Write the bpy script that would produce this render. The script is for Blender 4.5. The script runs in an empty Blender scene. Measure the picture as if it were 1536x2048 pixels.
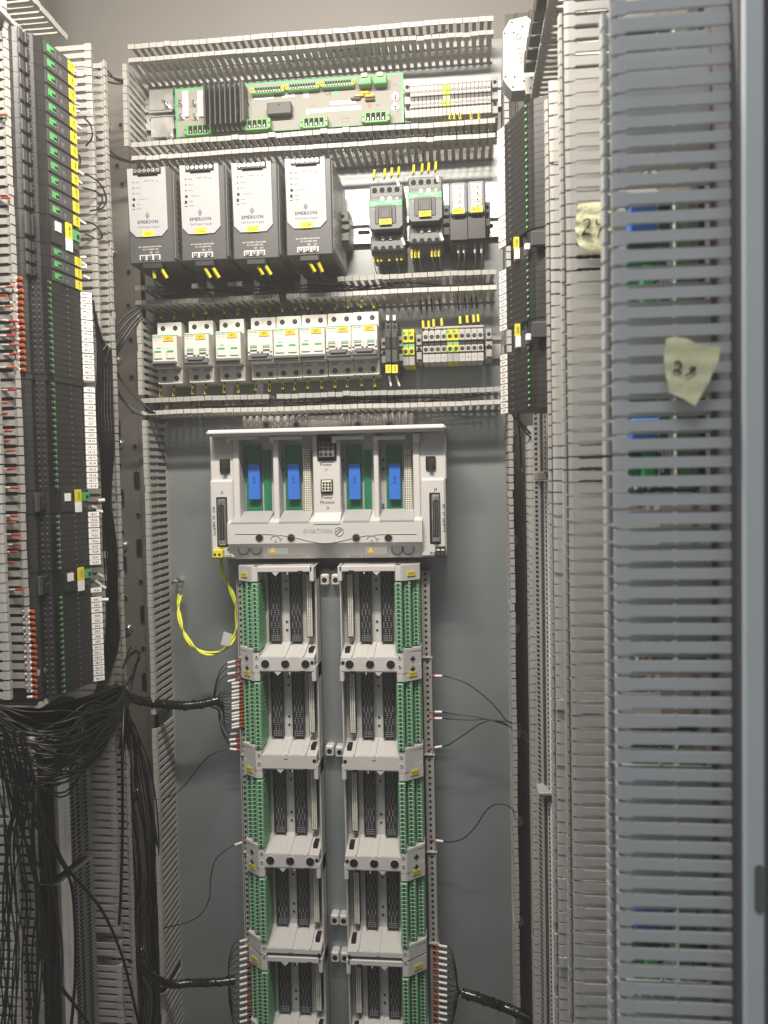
import bpy, math, random
import numpy as np
from mathutils import Matrix, Vector, Euler
random.seed(7)
sc = bpy.context.scene
COL = sc.collection
# ---------------------------------------------------------------- camera
FPX, CY = 1560.0, 1.13
yaw, pit, rol = [math.radians(a) for a in (5.88, 2.25, -1.13)]
_f = Vector((-math.sin(yaw)*math.cos(pit), math.cos(yaw)*math.cos(pit), -math.sin(pit)))
_r0 = Vector((math.cos(yaw), math.sin(yaw), 0)); _u0 = _r0.cross(_f)
_r = _r0*math.cos(rol) + _u0*math.sin(rol); _u = -_r0*math.sin(rol) + _u0*math.cos(rol)
CAMZ = 1.5
cam = bpy.data.cameras.new('camera'); co = bpy.data.objects.new('camera', cam); COL.objects.link(co)
m = Matrix((( _r.x,_u.x,-_f.x,0),(_r.y,_u.y,-_f.y,-CY),(_r.z,_u.z,-_f.z,CAMZ),(0,0,0,1)))
co.matrix_world = m
cam.sensor_fit = 'VERTICAL'; cam.sensor_height = 36; cam.lens = 36*FPX/2048
cam.clip_start = .02; cam.clip_end = 50
cam.dof.use_dof = True; cam.dof.focus_distance = 1.06; cam.dof.aperture_fstop = 9
sc.camera = co
def W(px, py, d):
    """point of the place at distance d in front of the camera plane, seen at a photo pixel"""
    v = _r*((px-768)/FPX) - _u*((py-1024)/FPX) + _f
    return Vector((v.x/v.y*d, d-CY, CAMZ + v.z/v.y*d))
# ---------------------------------------------------------------- world and lamps
w = bpy.data.worlds.new('World'); sc.world = w; w.use_nodes = True
bg = w.node_tree.nodes['Background']; bg.inputs[0].default_value = (.93, .97, 1.0, 1); bg.inputs[1].default_value = .21
def area(name, loc, aim, sx, sy, power, col, spread=180):
    l = bpy.data.lights.new(name, 'AREA'); l.shape = 'RECTANGLE'; l.size = sx; l.size_y = sy
    l.energy = power; l.color = col; l.spread = math.radians(spread)
    o = bpy.data.objects.new(name, l); COL.objects.link(o); o.location = loc
    o.rotation_euler = (Vector(aim)-Vector(loc)).to_track_quat('-Z', 'Z').to_euler(); return o
area('cabinet_lamp', (-.17, -.62, CAMZ+.69), (-.17, -.12, CAMZ-.02), .50, .035, 12.5, (1.0, .91, .80))
area('room_lamp', (-.25, -1.45, CAMZ+1.5), (.08, -.45, CAMZ-.25), 1.1, .45, 14.0, (.91, .97, 1.0))
sc.view_settings.view_transform = 'Standard'; sc.view_settings.look = 'None'
sc.view_settings.exposure = .2; sc.view_settings.gamma = 1
# ---------------------------------------------------------------- materials
MATS = {}
def mat(name, col, rough=.5, metal=0, noise=.06, scale=60, bump=0, spec=.5, trans=0, bscale=None):
    m = bpy.data.materials.new(name); m.use_nodes = True; nt = m.node_tree; b = nt.nodes['Principled BSDF']
    b.inputs['Roughness'].default_value = rough; b.inputs['Metallic'].default_value = metal
    b.inputs['Specular IOR Level'].default_value = spec
    if trans: b.inputs['Transmission Weight'].default_value = trans
    c = (*col, 1); b.inputs['Base Color'].default_value = c
    if noise or bump:
        tc = nt.nodes.new('ShaderNodeNewGeometry'); nz = nt.nodes.new('ShaderNodeTexNoise')
        nz.inputs['Scale'].default_value = scale; nz.inputs['Detail'].default_value = 4
        nt.links.new(tc.outputs['Position'], nz.inputs['Vector'])
        if noise:
            mx = nt.nodes.new('ShaderNodeMix'); mx.data_type = 'RGBA'
            mx.inputs[6].default_value = (*[v*(1-noise*2) for v in col], 1)
            mx.inputs[7].default_value = (*[min(1, v*(1+noise*2)) for v in col], 1)
            nt.links.new(nz.outputs['Fac'], mx.inputs[0]); nt.links.new(mx.outputs[2], b.inputs['Base Color'])
            mr = nt.nodes.new('ShaderNodeMapRange'); mr.inputs[3].default_value = rough*.8; mr.inputs[4].default_value = min(1, rough*1.2)
            nt.links.new(nz.outputs['Fac'], mr.inputs[0]); nt.links.new(mr.outputs[0], b.inputs['Roughness'])
        if bump:
            n2 = nt.nodes.new('ShaderNodeTexNoise'); n2.inputs['Scale'].default_value = bscale or scale*8
            nt.links.new(tc.outputs['Position'], n2.inputs['Vector'])
            bp = nt.nodes.new('ShaderNodeBump'); bp.inputs['Strength'].default_value = bump; bp.inputs['Distance'].default_value = .001
            nt.links.new(n2.outputs['Fac'], bp.inputs['Height']); nt.links.new(bp.outputs[0], b.inputs['Normal'])
    MATS[name] = m; return m
mat('duct_pvc', (.40,.39,.365), .48, noise=.07, scale=9, spec=.45)
mat('duct_pvc_lit', (.46,.465,.46), .5, noise=.05, scale=9, spec=.45)  # duct_pvc repeated paler and cooler, with room light in the colour
mat('galvanised', (.30,.322,.322), .42, metal=.55, noise=.10, scale=7, bump=.05, bscale=300)
mat('frame_steel', (.30,.285,.26), .45, metal=.45, noise=.10, scale=12)
mat('frame_dark', (.13,.125,.115), .5, metal=.3, noise=.10, scale=12)
mat('cabinet_paint', (.25,.24,.225), .6, noise=.05, scale=5)
mat('cabinet_blue', (.52,.55,.555), .45, noise=.04, scale=5, bump=.15, bscale=900)
mat('zinc', (.62,.62,.60), .3, metal=.9, noise=.15, scale=60)
mat('chrome', (.75,.75,.73), .2, metal=1, noise=.1, scale=200)
mat('black_plastic', (.022,.022,.022), .42, noise=.2, scale=40)
mat('relay_black', (.020,.0195,.019), .45, noise=.2, scale=40)
mat('dark_plastic', (.055,.056,.057), .5, noise=.1, scale=40)
mat('grey_plastic', (.125,.13,.13), .5, noise=.08, scale=40)
mat('grey_green', (.17,.19,.165), .5, noise=.08, scale=40)
mat('psu_panel', (.35,.35,.36), .68, noise=.03, scale=20, spec=.25)
mat('psu_side', (.24,.24,.235), .4, metal=.2, noise=.06, scale=20)
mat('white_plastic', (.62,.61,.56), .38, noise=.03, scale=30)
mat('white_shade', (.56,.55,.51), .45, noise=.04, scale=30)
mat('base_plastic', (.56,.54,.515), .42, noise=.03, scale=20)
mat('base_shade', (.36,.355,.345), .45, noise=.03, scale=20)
mat('term_grey', (.42,.41,.385), .45, noise=.05, scale=30)
mat('term_dim', (.30,.30,.285), .5, noise=.06, scale=30)
mat('yellow_tag', (.66,.57,.03), .6, noise=.08, scale=50)
mat('amber_tag', (.72,.47,.04), .45, noise=.05, scale=50)
mat('white_tag', (.78,.76,.73), .5, noise=.04, scale=60)
mat('ink', (.012,.012,.015), .8, noise=0, spec=.1)
mat('ink_blue', (.03,.03,.10), .8, noise=0, spec=.1)
mat('ink_grey', (.12,.12,.13), .8, noise=0, spec=.1)
mat('ink_white', (.75,.75,.72), .6, noise=0)
mat('ink_green', (.10,.35,.12), .6, noise=0)
mat('pcb_green', (.015,.16,.075), .35, noise=.2, scale=60)
mat('bright_green', (.06,.40,.12), .35, noise=.08, scale=60)
mat('term_green', (.19,.42,.23), .42, noise=.06, scale=40)
mat('plug_green', (.12,.33,.09), .42, noise=.06, scale=40)
mat('brand_green', (.05,.33,.12), .4, noise=.03, scale=40)
mat('blue_card', (.035,.15,.55), .35, noise=.06, scale=60)
mat('board_face', (.27,.265,.24), .6, noise=.05, scale=30, spec=.3)
mat('cream', (.74,.71,.60), .45, noise=.08, scale=200)
mat('orange_sleeve', (.42,.09,.03), .45, noise=.1, scale=100)
mat('red_sleeve', (.5,.04,.02), .45, noise=.1, scale=100)
mat('cable_black', (.007,.007,.007), .38, noise=.2, scale=60)
mat('wrap_black', (.01,.01,.01), .18, noise=.2, scale=60, bump=.5, bscale=150)
mat('wire_yellow', (.75,.78,.06), .38, noise=.05, scale=60)
mat('wire_green', (.03,.16,.03), .38, noise=.05, scale=60)
mat('tape', (.70,.67,.42), .65, noise=.10, scale=40, bump=.6, bscale=220)
mat('clear_grey', (.30,.33,.37), .18, noise=.05, scale=40)
mat('hole', (.006,.006,.006), .8, noise=0)
mat('screw_dark', (.16,.16,.15), .3, metal=.8, noise=.1, scale=300)
mat('lens_green', (.08,.36,.10), .25, noise=.1, scale=300)
mat('copper', (.45,.25,.12), .35, metal=.6, noise=.1, scale=100)
mat('clear_label', (.55,.56,.54), .3, noise=.05, scale=40)
# ---------------------------------------------------------------- mesh builder (millimetres, local to the thing)
class B:
    def __init__(s): s.v=[]; s.f=[]; s.m=[]; s.mats=[]; s.sm=[]
    def mi(s, m):
        if m not in s.mats: s.mats.append(m)
        return s.mats.index(m)
    def add(s, vs, fs, m, smooth=False):
        o=len(s.v); s.v += [tuple(v) for v in vs]; k=s.mi(m)
        for f in fs: s.f.append([i+o for i in f]); s.m.append(k); s.sm.append(smooth)
        return s
    def box(s, x0,x1,y0,y1,z0,z1, m, c=0):
        if x0>x1: x0,x1=x1,x0
        if y0>y1: y0,y1=y1,y0
        if z0>z1: z0,z1=z1,z0
        if c<=0:
            vs=[(x,y,z) for x in (x0,x1) for y in (y0,y1) for z in (z0,z1)]
            return s.add(vs, [(0,1,3,2),(4,6,7,5),(0,4,5,1),(2,3,7,6),(0,2,6,4),(1,5,7,3)], m)
        c=min(c,(x1-x0)/2.1,(y1-y0)/2.1,(z1-z0)/2.1)
        X=(x0,x1);Y=(y0,y1);Z=(z0,z1); vs=[]; ix={}
        for i in (0,1):
            for j in (0,1):
                for k in (0,1):
                    sx,sy,sz=[c if t==0 else -c for t in (i,j,k)]
                    for a,p in enumerate(((X[i],Y[j]+sy,Z[k]+sz),(X[i]+sx,Y[j],Z[k]+sz),(X[i]+sx,Y[j]+sy,Z[k]))):
                        ix[i,j,k,a]=len(vs); vs.append(p)
        fs=[]
        for a in range(3):
            b,d=[t for t in range(3) if t!=a]
            for e in (0,1):
                q=[]
                for (p,r) in ((0,0),(1,0),(1,1),(0,1)):
                    t=[0,0,0]; t[a]=e; t[b]=p; t[d]=r; q.append(ix[t[0],t[1],t[2],a])
                fs.append(q)
            for p in (0,1):
                for r in (0,1):
                    t0=[0,0,0]; t0[b]=p; t0[d]=r; t1=list(t0); t1[a]=1
                    fs.append([ix[(*t0,b)],ix[(*t0,d)],ix[(*t1,d)],ix[(*t1,b)]])
        for i in (0,1):
            for j in (0,1):
                for k in (0,1): fs.append([ix[i,j,k,0],ix[i,j,k,1],ix[i,j,k,2]])
        return s.add(vs, fs, m)
    def prism(s, poly, a, b, axis, m):
        """extrude a 2-D polygon along axis: 'y' -> poly is (x,z), 'z' -> (x,y), 'x' -> (y,z)"""
        n=len(poly)
        def P3(p,t): return (p[0],t,p[1]) if axis=='y' else ((p[0],p[1],t) if axis=='z' else (t,p[0],p[1]))
        vs=[P3(p,a) for p in poly]+[P3(p,b) for p in poly]
        fs=[tuple(range(n)),tuple(range(2*n-1,n-1,-1))]+[(i,i+n,(i+1)%n+n,(i+1)%n) for i in range(n)]
        return s.add(vs, fs, m)
    def cyl(s, c, r, h, axis, m, n=12, r2=None, smooth=True):
        r2=r if r2 is None else r2; vs=[]
        for t,rr in ((0,r),(h,r2)):
            for i in range(n):
                a=2*math.pi*i/n; p=(rr*math.cos(a),rr*math.sin(a))
                q={'y':(p[0],t,p[1]),'z':(p[0],p[1],t),'x':(t,p[0],p[1])}[axis]
                vs.append((c[0]+q[0],c[1]+q[1],c[2]+q[2]))
        o=len(s.v)
        s.add(vs, [(i,(i+1)%n,(i+1)%n+n,i+n) for i in range(n)], m, smooth)
        k=s.mi(m)
        for q in (tuple(range(n)),tuple(range(2*n-1,n-1,-1))): s.f.append([i+o for i in q]); s.m.append(k); s.sm.append(False)
        return s
    def tube(s, pts, r, m, n=6):
        pts=[Vector(p) for p in pts]; vs=[]; up=Vector((.3,.2,1)).normalized(); prev=None
        for i,p in enumerate(pts):
            t=(pts[min(i+1,len(pts)-1)]-pts[max(i-1,0)])
            t=t.normalized() if t.length>1e-9 else Vector((0,0,1))
            a=(up if prev is None else prev); a=(a-t*a.dot(t))
            a=a.normalized() if a.length>1e-5 else t.orthogonal().normalized(); prev=a; b=t.cross(a)
            for k in range(n):
                g=2*math.pi*k/n; vs.append(p+a*(r*math.cos(g))+b*(r*math.sin(g)))
        fs=[(i*n+k,i*n+(k+1)%n,(i+1)*n+(k+1)%n,(i+1)*n+k) for i in range(len(pts)-1) for k in range(n)]
        s.add(vs, fs, m, True)
        s.add(vs[:n], [tuple(range(n-1,-1,-1))], m); s.add(vs[-n:], [tuple(range(n))], m)
        return s
    def mesh(s, name):
        me=bpy.data.meshes.new(name); me.from_pydata([(v[0]*.001,v[1]*.001,v[2]*.001) for v in s.v],[],s.f)
        for k in s.mats: me.materials.append(MATS[k])
        me.polygons.foreach_set('material_index', s.m); me.polygons.foreach_set('use_smooth', s.sm)
        me.update(); return me
def fixn(me):
    import bmesh
    b=bmesh.new(); b.from_mesh(me); bmesh.ops.recalc_face_normals(b, faces=b.faces); b.to_mesh(me); b.free(); return me
def T(name, label, cat, loc, group=None, rot=None):
    o=bpy.data.objects.new(name,None); COL.objects.link(o); o.empty_display_size=.01; o.location=loc
    if rot is not None: o.rotation_euler=rot
    o['label']=label; o['category']=cat
    if group: o['group']=group
    return o
def part(name, b, parent, loc=(0,0,0), rot=None, label=None, kind=None):
    me=fixn(b.mesh(name)) if isinstance(b,B) else b
    o=bpy.data.objects.new(name,me); COL.objects.link(o); o.parent=parent
    o.location=(loc[0]*.001,loc[1]*.001,loc[2]*.001)
    if rot is not None: o.rotation_euler=rot
    if label: o['label']=label
    if kind: o['kind']=kind
    return o
def solo(name, b, label, cat, loc=(0,0,0), group=None):
    me=fixn(b.mesh(name)) if isinstance(b,B) else b
    o=bpy.data.objects.new(name,me); COL.objects.link(o); o.location=loc; o['label']=label; o['category']=cat
    if group: o['group']=group
    return o
def struct(name, b, loc=(0,0,0), kind='structure'):
    o=bpy.data.objects.new(name,fixn(b.mesh(name))); COL.objects.link(o); o.location=loc; o['kind']=kind; return o
def loc_mm(root, px, py, d):
    v=(W(px,py,d)-Vector(root.location))*1000; return v
# lettering: every character's outline is made once, strings are put together from them
CH={}
def _glyphs():
    objs=[]
    def mk(t):
        c=bpy.data.curves.new('t','FONT'); c.body=t; c.size=1; c.resolution_u=1; c.align_y='CENTER'
        o=bpy.data.objects.new('t',c); COL.objects.link(o); objs.append(o); return o
    chars=[chr(k) for k in range(33,127)]; g=[(ch,mk(ch),mk('H'+ch+'H')) for ch in chars]; hh=mk('HH'); sp=mk('H H')
    dg=bpy.context.evaluated_depsgraph_get()
    def data(o):
        me=bpy.data.meshes.new_from_object(o.evaluated_get(dg)); v=[tuple(x.co) for x in me.vertices]; f=[list(p.vertices) for p in me.polygons]; bpy.data.meshes.remove(me); return v,f
    def wd(o): v,_=data(o); return max(x[0] for x in v)-min(x[0] for x in v)
    w0=wd(hh)
    for ch,o,o2 in g: v,f=data(o); CH[ch]=(v,f,wd(o2)-w0)
    CH[' ']=([],[],wd(sp)-w0)
    for o in objs:
        c=o.data; bpy.data.objects.remove(o); bpy.data.curves.remove(c)
_glyphs()
TXT={}
def text(s, size, mname, parent, loc, rot=(math.pi/2,0,0), name='lettering', align='CENTER', sx=1, bold=0, label=None):
    key=(s,size,mname,align,bold,sx)
    if key not in TXT:
        tot=sum(CH[c][2] for c in s); x=-tot/2 if align=='CENTER' else 0; V=[];F=[]
        for c in s:
            v,f,ad=CH[c]
            for off in ((0,0),(.03,0)) if bold else ((0,0),):
                o=len(V); V+=[((q[0]+x+off[0])*size*sx*.001,q[1]*size*.001,off[0]*.0002*size*.001) for q in v]; F+=[[i+o for i in p] for p in f]
            x+=ad
        me=bpy.data.meshes.new('lettering'); me.from_pydata(V,[],F); me.update()
        me.materials.append(MATS[mname]); TXT[key]=me
    return part(name, TXT[key], parent, loc, rot, label)
def smooth_path(pts, n=8):
    P=[Vector(p) for p in pts]
    if len(P)<3: return P
    P=[P[0]*2-P[1]]+P+[P[-1]*2-P[-2]]; out=[]
    for i in range(1,len(P)-2):
        a,b,c,d=P[i-1:i+3]
        for k in range(n):
            t=k/n; out.append(.5*((2*b)+(c-a)*t+(2*a-5*b+4*c-d)*t*t+(3*b-a-3*c+d)*t**3))
    out.append(P[-2]); return out
def wire(pp, r, label, group=None, m='cable_black', name='wire', cat='wire', n=6, seg=8):
    """pp: list of (px,py,d). One mesh, a thing of its own"""
    w0=W(*pp[0]); pts=[(W(*p)-w0)*1000 for p in pp]
    b=B().tube(smooth_path(pts,seg), r, m, n)
    return solo(name, b, label, cat, w0, group)
def sleeve(parent, a, b, r, m='white_tag', name='sleeve_tag', label=None, sq=False):
    """a sleeve round a wire between two local mm points"""
    bb=B().tube([a,b], r, m, 4 if sq else 8); return part(name, bb, parent, label=label)
# ---------------------------------------------------------------- the setting
ZT, ZB = CAMZ+.80, CAMZ-1.0
XL, XR = -.552, .150            # inner faces of the two side plates
PZ1 = W(600, 108, 1.13).z       # top edge of the mounting plate
PX0, PX1 = W(335, 1200, 1.13).x, W(1012, 1200, 1.13).x
def sbox(name, x0,x1,y0,y1,z0,z1, m, kind='structure', c=0):
    return struct(name, B().box(x0*1000,x1*1000,y0*1000,y1*1000,z0*1000,z1*1000,m,c), kind=kind)
sbox('back_wall', -.75,.45,.060,.070,ZB,ZT,'cabinet_paint')
sbox('roof', -.75,.45,-.70,.058,ZT+.002,ZT+.012,'cabinet_paint')
sbox('bottom_plate', -.75,.45,-.70,.058,ZB-.012,ZB-.002,'frame_dark')
sbox('mounting_plate', W(282,300,1.13).x, .085,0,.003,ZB,PZ1,'galvanised')
sbox('left_side_plate', XL-.006,XL,-.56,-.09,ZB,ZT,'frame_dark')
sbox('right_side_plate', XR,XR+.006,-.655,.055,ZB,ZT,'frame_dark')
sbox('left_outer_wall', -.70,-.69,-.70,.058,ZB,ZT,'cabinet_paint')
# plate flange seam lines (folded rim of the plate)
# ---- frame uprights
def upright(x0, x1, y, label, screws, slots, holes, mm, z1):
    t=T('frame_upright', label, 'cabinet frame', (x0, y, ZB))
    w=(x1-x0)*1000; h=(z1-ZB)*1000
    b=B().box(0,w*.34,0,1.5,0,h,mm,.4).box(w*.34,w*.42,-2.5,1.5,0,h,mm,.6).box(w*.42,w*.86,-1,1.5,0,h,mm,.4).box(w*.86,w,-6,-4.4,0,h,mm,.4).box(w*.86,w*.872,-6,1.5,0,h,mm)
    part('profile', b, t)
    for px,py in screws:
        v=(W(px,py,CY+y)-Vector(t.location))*1000
        s=B().cyl((0,-4.6,0),7.5,3.6,'y','zinc',20,8.5).cyl((0,-6.4,0),5,2,'y','zinc',20,6.6)
        s.box(-4,4,-6.8,-6.3,-.7,.7,'screw_dark').box(-.7,.7,-6.9,-6.3,-4,4,'screw_dark')
        part('screw', s, t, (v.x,v.y,v.z), (0,random.random()*3,0))
    for px,py in slots:
        v=(W(px,py,CY+y)-Vector(t.location))*1000
        s=B(); n=9
        for R_,m_,yy in ((5,'frame_dark',-2.9),(3.9,'hole',-3.1)):
            poly=[(R_*math.cos(a),9+R_*math.sin(a)) for a in [math.pi*i/n for i in range(n+1)]]+[(R_*math.cos(a),-9+R_*math.sin(a)) for a in [math.pi+math.pi*i/n for i in range(n+1)]]
            s.prism(poly, yy, -.4,'y', m_)
        part('slot', s, t, (v.x,v.y,v.z))
    for px,py in holes:
        v=(W(px,py,CY+y)-Vector(t.location))*1000
        s=B().cyl((0,-2.8,0),4.2,2,'y',mm,14).cyl((0,-3,0),3.2,2,'y','hole',14)
        part('hole', s, t, (v.x,v.y,v.z))
    return t
upright(W(196,700,1.135).x, W(292,700,1.135).x, -.001, 'tall warm grey frame upright with slots and screws between left duct and plate',
    [(213,255),(224,508),(234,722),(240,888),(248,1092),(256,1258),(272,1585),(284,1900)],
    [(218,440),(237,858),(275,960),(244,996),(280,1095),(249,1128),(288,1228),(291,1362)],
    [(208,230),(243,252),(236,333),(246,370),(226,590),(258,612),(259,545),(263,680),(228,650),(265,755),(268,820),(240,929),(271,893),(278,1030),(246,1063),(283,1163),(288,1296),(252,1195)], 'frame_steel', PZ1-.01)
upright(W(1022,1000,1.135).x, W(1075,1000,1.135).x, -.0045, 'dark frame upright in the right rear corner behind the wire ducts',
    [(1021,866),(1026,1080),(1029,1256),(1032,1465),(1036,1640),(1038,1838)], [], [(1024,960),(1030,1350),(1034,1550)], 'frame_dark', PZ1+.03)
# ---------------------------------------------------------------- slotted wiring ducts
def finger_mesh(h, pw, mm, fw=.62, lip=6.0, root=4, nib=True):
    a=pw*fw/2; c=pw*(.465 if fw<.59 and mm!='duct_pvc_lit' else (.40 if mm=='duct_pvc_lit' else .43)); g=h*.52
    poly=[(-a,root)]
    if nib: poly+=[(-a,g-1.2),(-a-.9,g),(-a,g+1.2)]
    poly+=[(-a,h-9),(-c,h-7),(-c,h-3),(c,h-3),(c,h-7),(a,h-9)]
    if nib: poly+=[(a,g+1.2),(a+.9,g),(a,g-1.2)]
    poly+=[(a,root)]
    b=B().prism(poly,0,2.0,'y',mm)
    # the lip that carries the cover, bent over towards the duct's inside
    q=[(0,h-3.1),(2.1,h-4.2),(lip+.4,h-2.6),(lip+.6,h-.6),(.6,h+.2)]
    b.prism(q,-c,c,'x',mm)
    me=fixn(b.mesh('finger')); return me
FM={}
def duct(label, org, U, V, L, wd, H, pitch=10.2, walls=(0,1), group='slotted wiring ducts', mm='duct_pvc', skip=(), fw=.52, lip=6.0, jit=.006, base=True, root=4, cat='wire duct', nib=True):
    U=Vector(U); V=Vector(V); N=U.cross(V)
    rot=Matrix((U,V,N)).transposed().to_euler()
    t=T('wiring_duct', label, cat, org, group, rot)
    n=int(L/pitch); L=n*pitch
    ch=B()
    if base: ch.box(0,L,0,wd,0,1.4,mm)
    if 0 in walls: ch.box(0,L,0,1.4,0 if not base else 1.4,root+.2,mm)
    if 1 in walls: ch.box(0,L,wd-1.4,wd,0 if not base else 1.4,root+.2,mm)
    part('channel', ch, t)
    k=(round(H,1),pitch,mm,fw,lip,root,nib)
    if k not in FM: FM[k]=finger_mesh(H,pitch,mm,fw,lip,root,nib)
    for wl in walls:
        ph=random.random()*6
        for i in range(n):
            if (wl,i) in skip: continue
            r=jit*(.35*random.gauss(0,1)+math.sin(i*.31+ph)*.9+(2.5 if random.random()<.03 else 0)); q=random.gauss(0,.002)
            part('finger', FM[k], t, ((i+.5)*pitch,0 if wl==0 else wd,0), (r,q,math.pi if wl else 0))
    return t
TD=1.058                       # distance of the duct tips on the rear plate
def hrow(a, b): return (W(a[0],a[1],TD).z+W(b[0],b[1],TD).z)/2
X0=W(256,126,TD).x; X1=W(1001,67,TD).x
def hduct(label, top, bot, x0=None, x1=None, **k):
    zt=hrow(*top); zb=hrow(*bot); x0=X0 if x0 is None else x0; x1=X1 if x1 is None else x1
    return duct(label, (x0,0,zb), (1,0,0), (0,0,1), (x1-x0)*1000, (zt-zb)*1000, 72, **k)
hduct('uppermost horizontal grey duct above the green circuit board', ((256,90),(998,28)), ((256,126),(999,67)))
hduct('horizontal grey duct between the circuit board and the four power supplies', ((260,284),(997,235)), ((265,320),(995,276)), x0=W(262,300,TD).x)
hduct('horizontal grey duct right under the power supplies, above the breakers', ((268,574),(990,535)), ((278,611),(1000,578)), x0=W(270,600,TD).x, skip={(1,i) for i in (3,4,5,6,7,9,10,11,12,15,16,17,18,19,20,21,22,23,24,25,26,27)}|{(0,20)})
hduct('horizontal grey duct under the breakers, just above the wide beige backplane', ((284,796),(1000,773)), ((287,831),(1000,809)), x0=W(282,810,TD).x, skip={(1,18)})
def vduct(label, px, y0, y1, left, **k):
    """one walled vertical duct: left=True its inside is on the left"""
    xt=(W(px[0],y0,TD).x+W(px[1],y1,TD).x)/2; z0=W(px[0],y0,TD).z; z1=W(px[1],y1,TD).z; L=(z0-z1)*1000
    if left: return duct(label,(xt,0,z1),(0,0,1),(-1,0,0),L,36,72,walls=(0,),base=False,**k)
    return duct(label,(xt,0,z0),(0,0,-1),(1,0,0),L,36,72,walls=(0,),base=False,**k)
vduct('short upright duct wall at the left end of the circuit board row', (254,256),122,292,True)
vduct('short upright duct wall beside the leftmost breaker', (280,286),614,790,True)
vduct('long upright duct wall left of the beige racks, fingers slanting upward', (291,336),838,2140,True, skip={(0,i) for i in (11,49,50)}, fw=.5)
vduct('long upright duct wall along the right edge of the mounting plate', (1008,1031),110,2140,False, skip={(0,i) for i in (44,17)}, fw=.7)
# right hand side plate: ducts seen from inside the cabinet
HR=(XR-.0825)*1000
def rduct(label, d0, d1, y0, y1, H=HR, **k):
    z1=W(1150,y0,d0).z; z0=W(1150,y1,d0).z
    return duct(label,(XR,d0-CY,z0),(0,0,1),(0,1,0),(z1-z0)*1000,(d1-d0)*1000,H,**k)
rduct('nearest slotted duct at the right, cool room light in its colour, carrying the note 28', .44,.476,-60,2130, mm='duct_pvc_lit', fw=.58, lip=7, jit=.006)
rduct('second slotted duct from the right, behind the nearest one, carrying the note 24', .62,.66,-50,2110, H=HR+1, fw=.60, lip=6, jit=.006)
rduct('third slotted duct from the right, narrow in view beside the black relays', .70,.74,132,2110, H=HR+4, fw=.6, lip=6, jit=.012)
rduct('farthest slotted duct on the right side plate, beside the terminal strips', .99,1.03,835,2110, H=HR+2, fw=.7, lip=6, jit=.012)
# duct running front to back over the right relays
zc=W(1095,100,.777).z
duct('short duct running front to back above the right relay stack',(XR,.88-CY,zc),(0,-1,0),(0,0,1),290,40,HR+4,lip=6,jit=.012,walls=(0,))
# left hand side plate
def lduct(label, d0, d1, y0, y1, tipx, **k):
    z0=W(60,y0,d0).z; z1=W(60,y1,d0).z
    return duct(label,(XL,d0-CY,z0),(0,0,-1),(0,1,0),(z0-z1)*1000,(d1-d0)*1000,(tipx-XL)*1000,**k)
LT=W(55,1100,.80).x
lduct('slotted duct at the left edge, left of the upper black relay stack', .757,.80,-60,1420,LT,jit=.012,fw=.62)
lduct('slotted duct at the left edge, in shade behind the hanging black cables', .757,.80,1500,2120,LT,jit=.012,fw=.6)
LT2=W(188,300,.965).x
lduct('narrow slotted duct right of the upper left relay stack', .965,1.01,95,1410,LT2,jit=.01,fw=.6)
lduct('narrow slotted duct right of the lower left terminal strips', .965,1.01,1455,2120,LT2,jit=.01,fw=.6,skip={(0,27),(0,30)})
zl=W(73,60,.817).z
duct('duct running front to back above the left relay stack',(XL,.70-CY,zl),(0,1,0),(0,0,1),225,56,(LT-XL)*1000+3,lip=6,jit=.012)
zl=W(100,1415,.80).z
duct('short duct running front to back under the black relays at the left',(XL,.80-CY,zl),(0,1,0),(0,0,1),120,40,(LT-XL)*1000+8,lip=6,jit=.012,walls=(0,1))
# front post of the cabinet at the right edge
xa=W(1487,1000,.425).x; xb=W(1531,1000,.425).x
fp=T('door_post','smooth blue grey painted cabinet post at the right edge of the view','cabinet post',(xa,.425-CY,ZB))
hh=(ZT-ZB)*1000
part('post_profile', B().box(0,(xb-xa)*1000,0,60,0,hh,'cabinet_blue',1.5).box(-1.2,-.1,3,60,0,hh,'ink_grey'), fp)  # thin dark strip beside the post paints in its shadow line
v=(W(1519,1778,.425)-Vector(fp.location))*1000
n=10; R_=2.6; poly=[(R_*math.cos(a),10.5+R_*math.sin(a)) for a in [math.pi*i/n for i in range(n+1)]]+[(R_*math.cos(a),-10.5+R_*math.sin(a)) for a in [math.pi+math.pi*i/n for i in range(n+1)]]
part('oval_plug', B().prism(poly,-.8,.5,'y','grey_plastic'), fp, (v.x,0,v.z))
sbox('room_wall', .30,1.2,-.75,-.74,ZB,ZT,'frame_dark')
ORD=('leftmost','second','third','fourth','fifth','sixth','seventh','eighth','ninth','tenth')
# ---------------------------------------------------------------- shared small parts
def dinrail(label, px0, px1, py, dfront=1.118):
    a=W(px0,py[0],dfront); b=W(px1,py[1],dfront); z=(a.z+b.z)/2
    t=T('din_rail', label, 'mounting rail', (a.x,0,z)); L=(b.x-a.x)*1000
    bb=B().box(0,L,-4,-2.6,-9,9,'zinc').box(0,L,-9,-2.6,-10.2,-9,'zinc').box(0,L,-9,-2.6,9,10.2,'zinc').box(0,L,-10.2,-9,-17.5,-9,'zinc').box(0,L,-10.2,-9,9,17.5,'zinc')
    part('rail_profile', bb, t)
    for k in range(int(L//25)):
        s=B(); n=8; poly=[(6+3*math.cos(a),3*math.sin(a)) for a in [-math.pi/2+math.pi*i/n for i in range(n+1)]]+[(-6+3*math.cos(a),3*math.sin(a)) for a in [math.pi/2+math.pi*i/n for i in range(n+1)]]
        s.prism(poly,-4.2,-3.5,'y','hole'); part('slot', s, t, (12.5+25*k,0,0))
    return t
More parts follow.
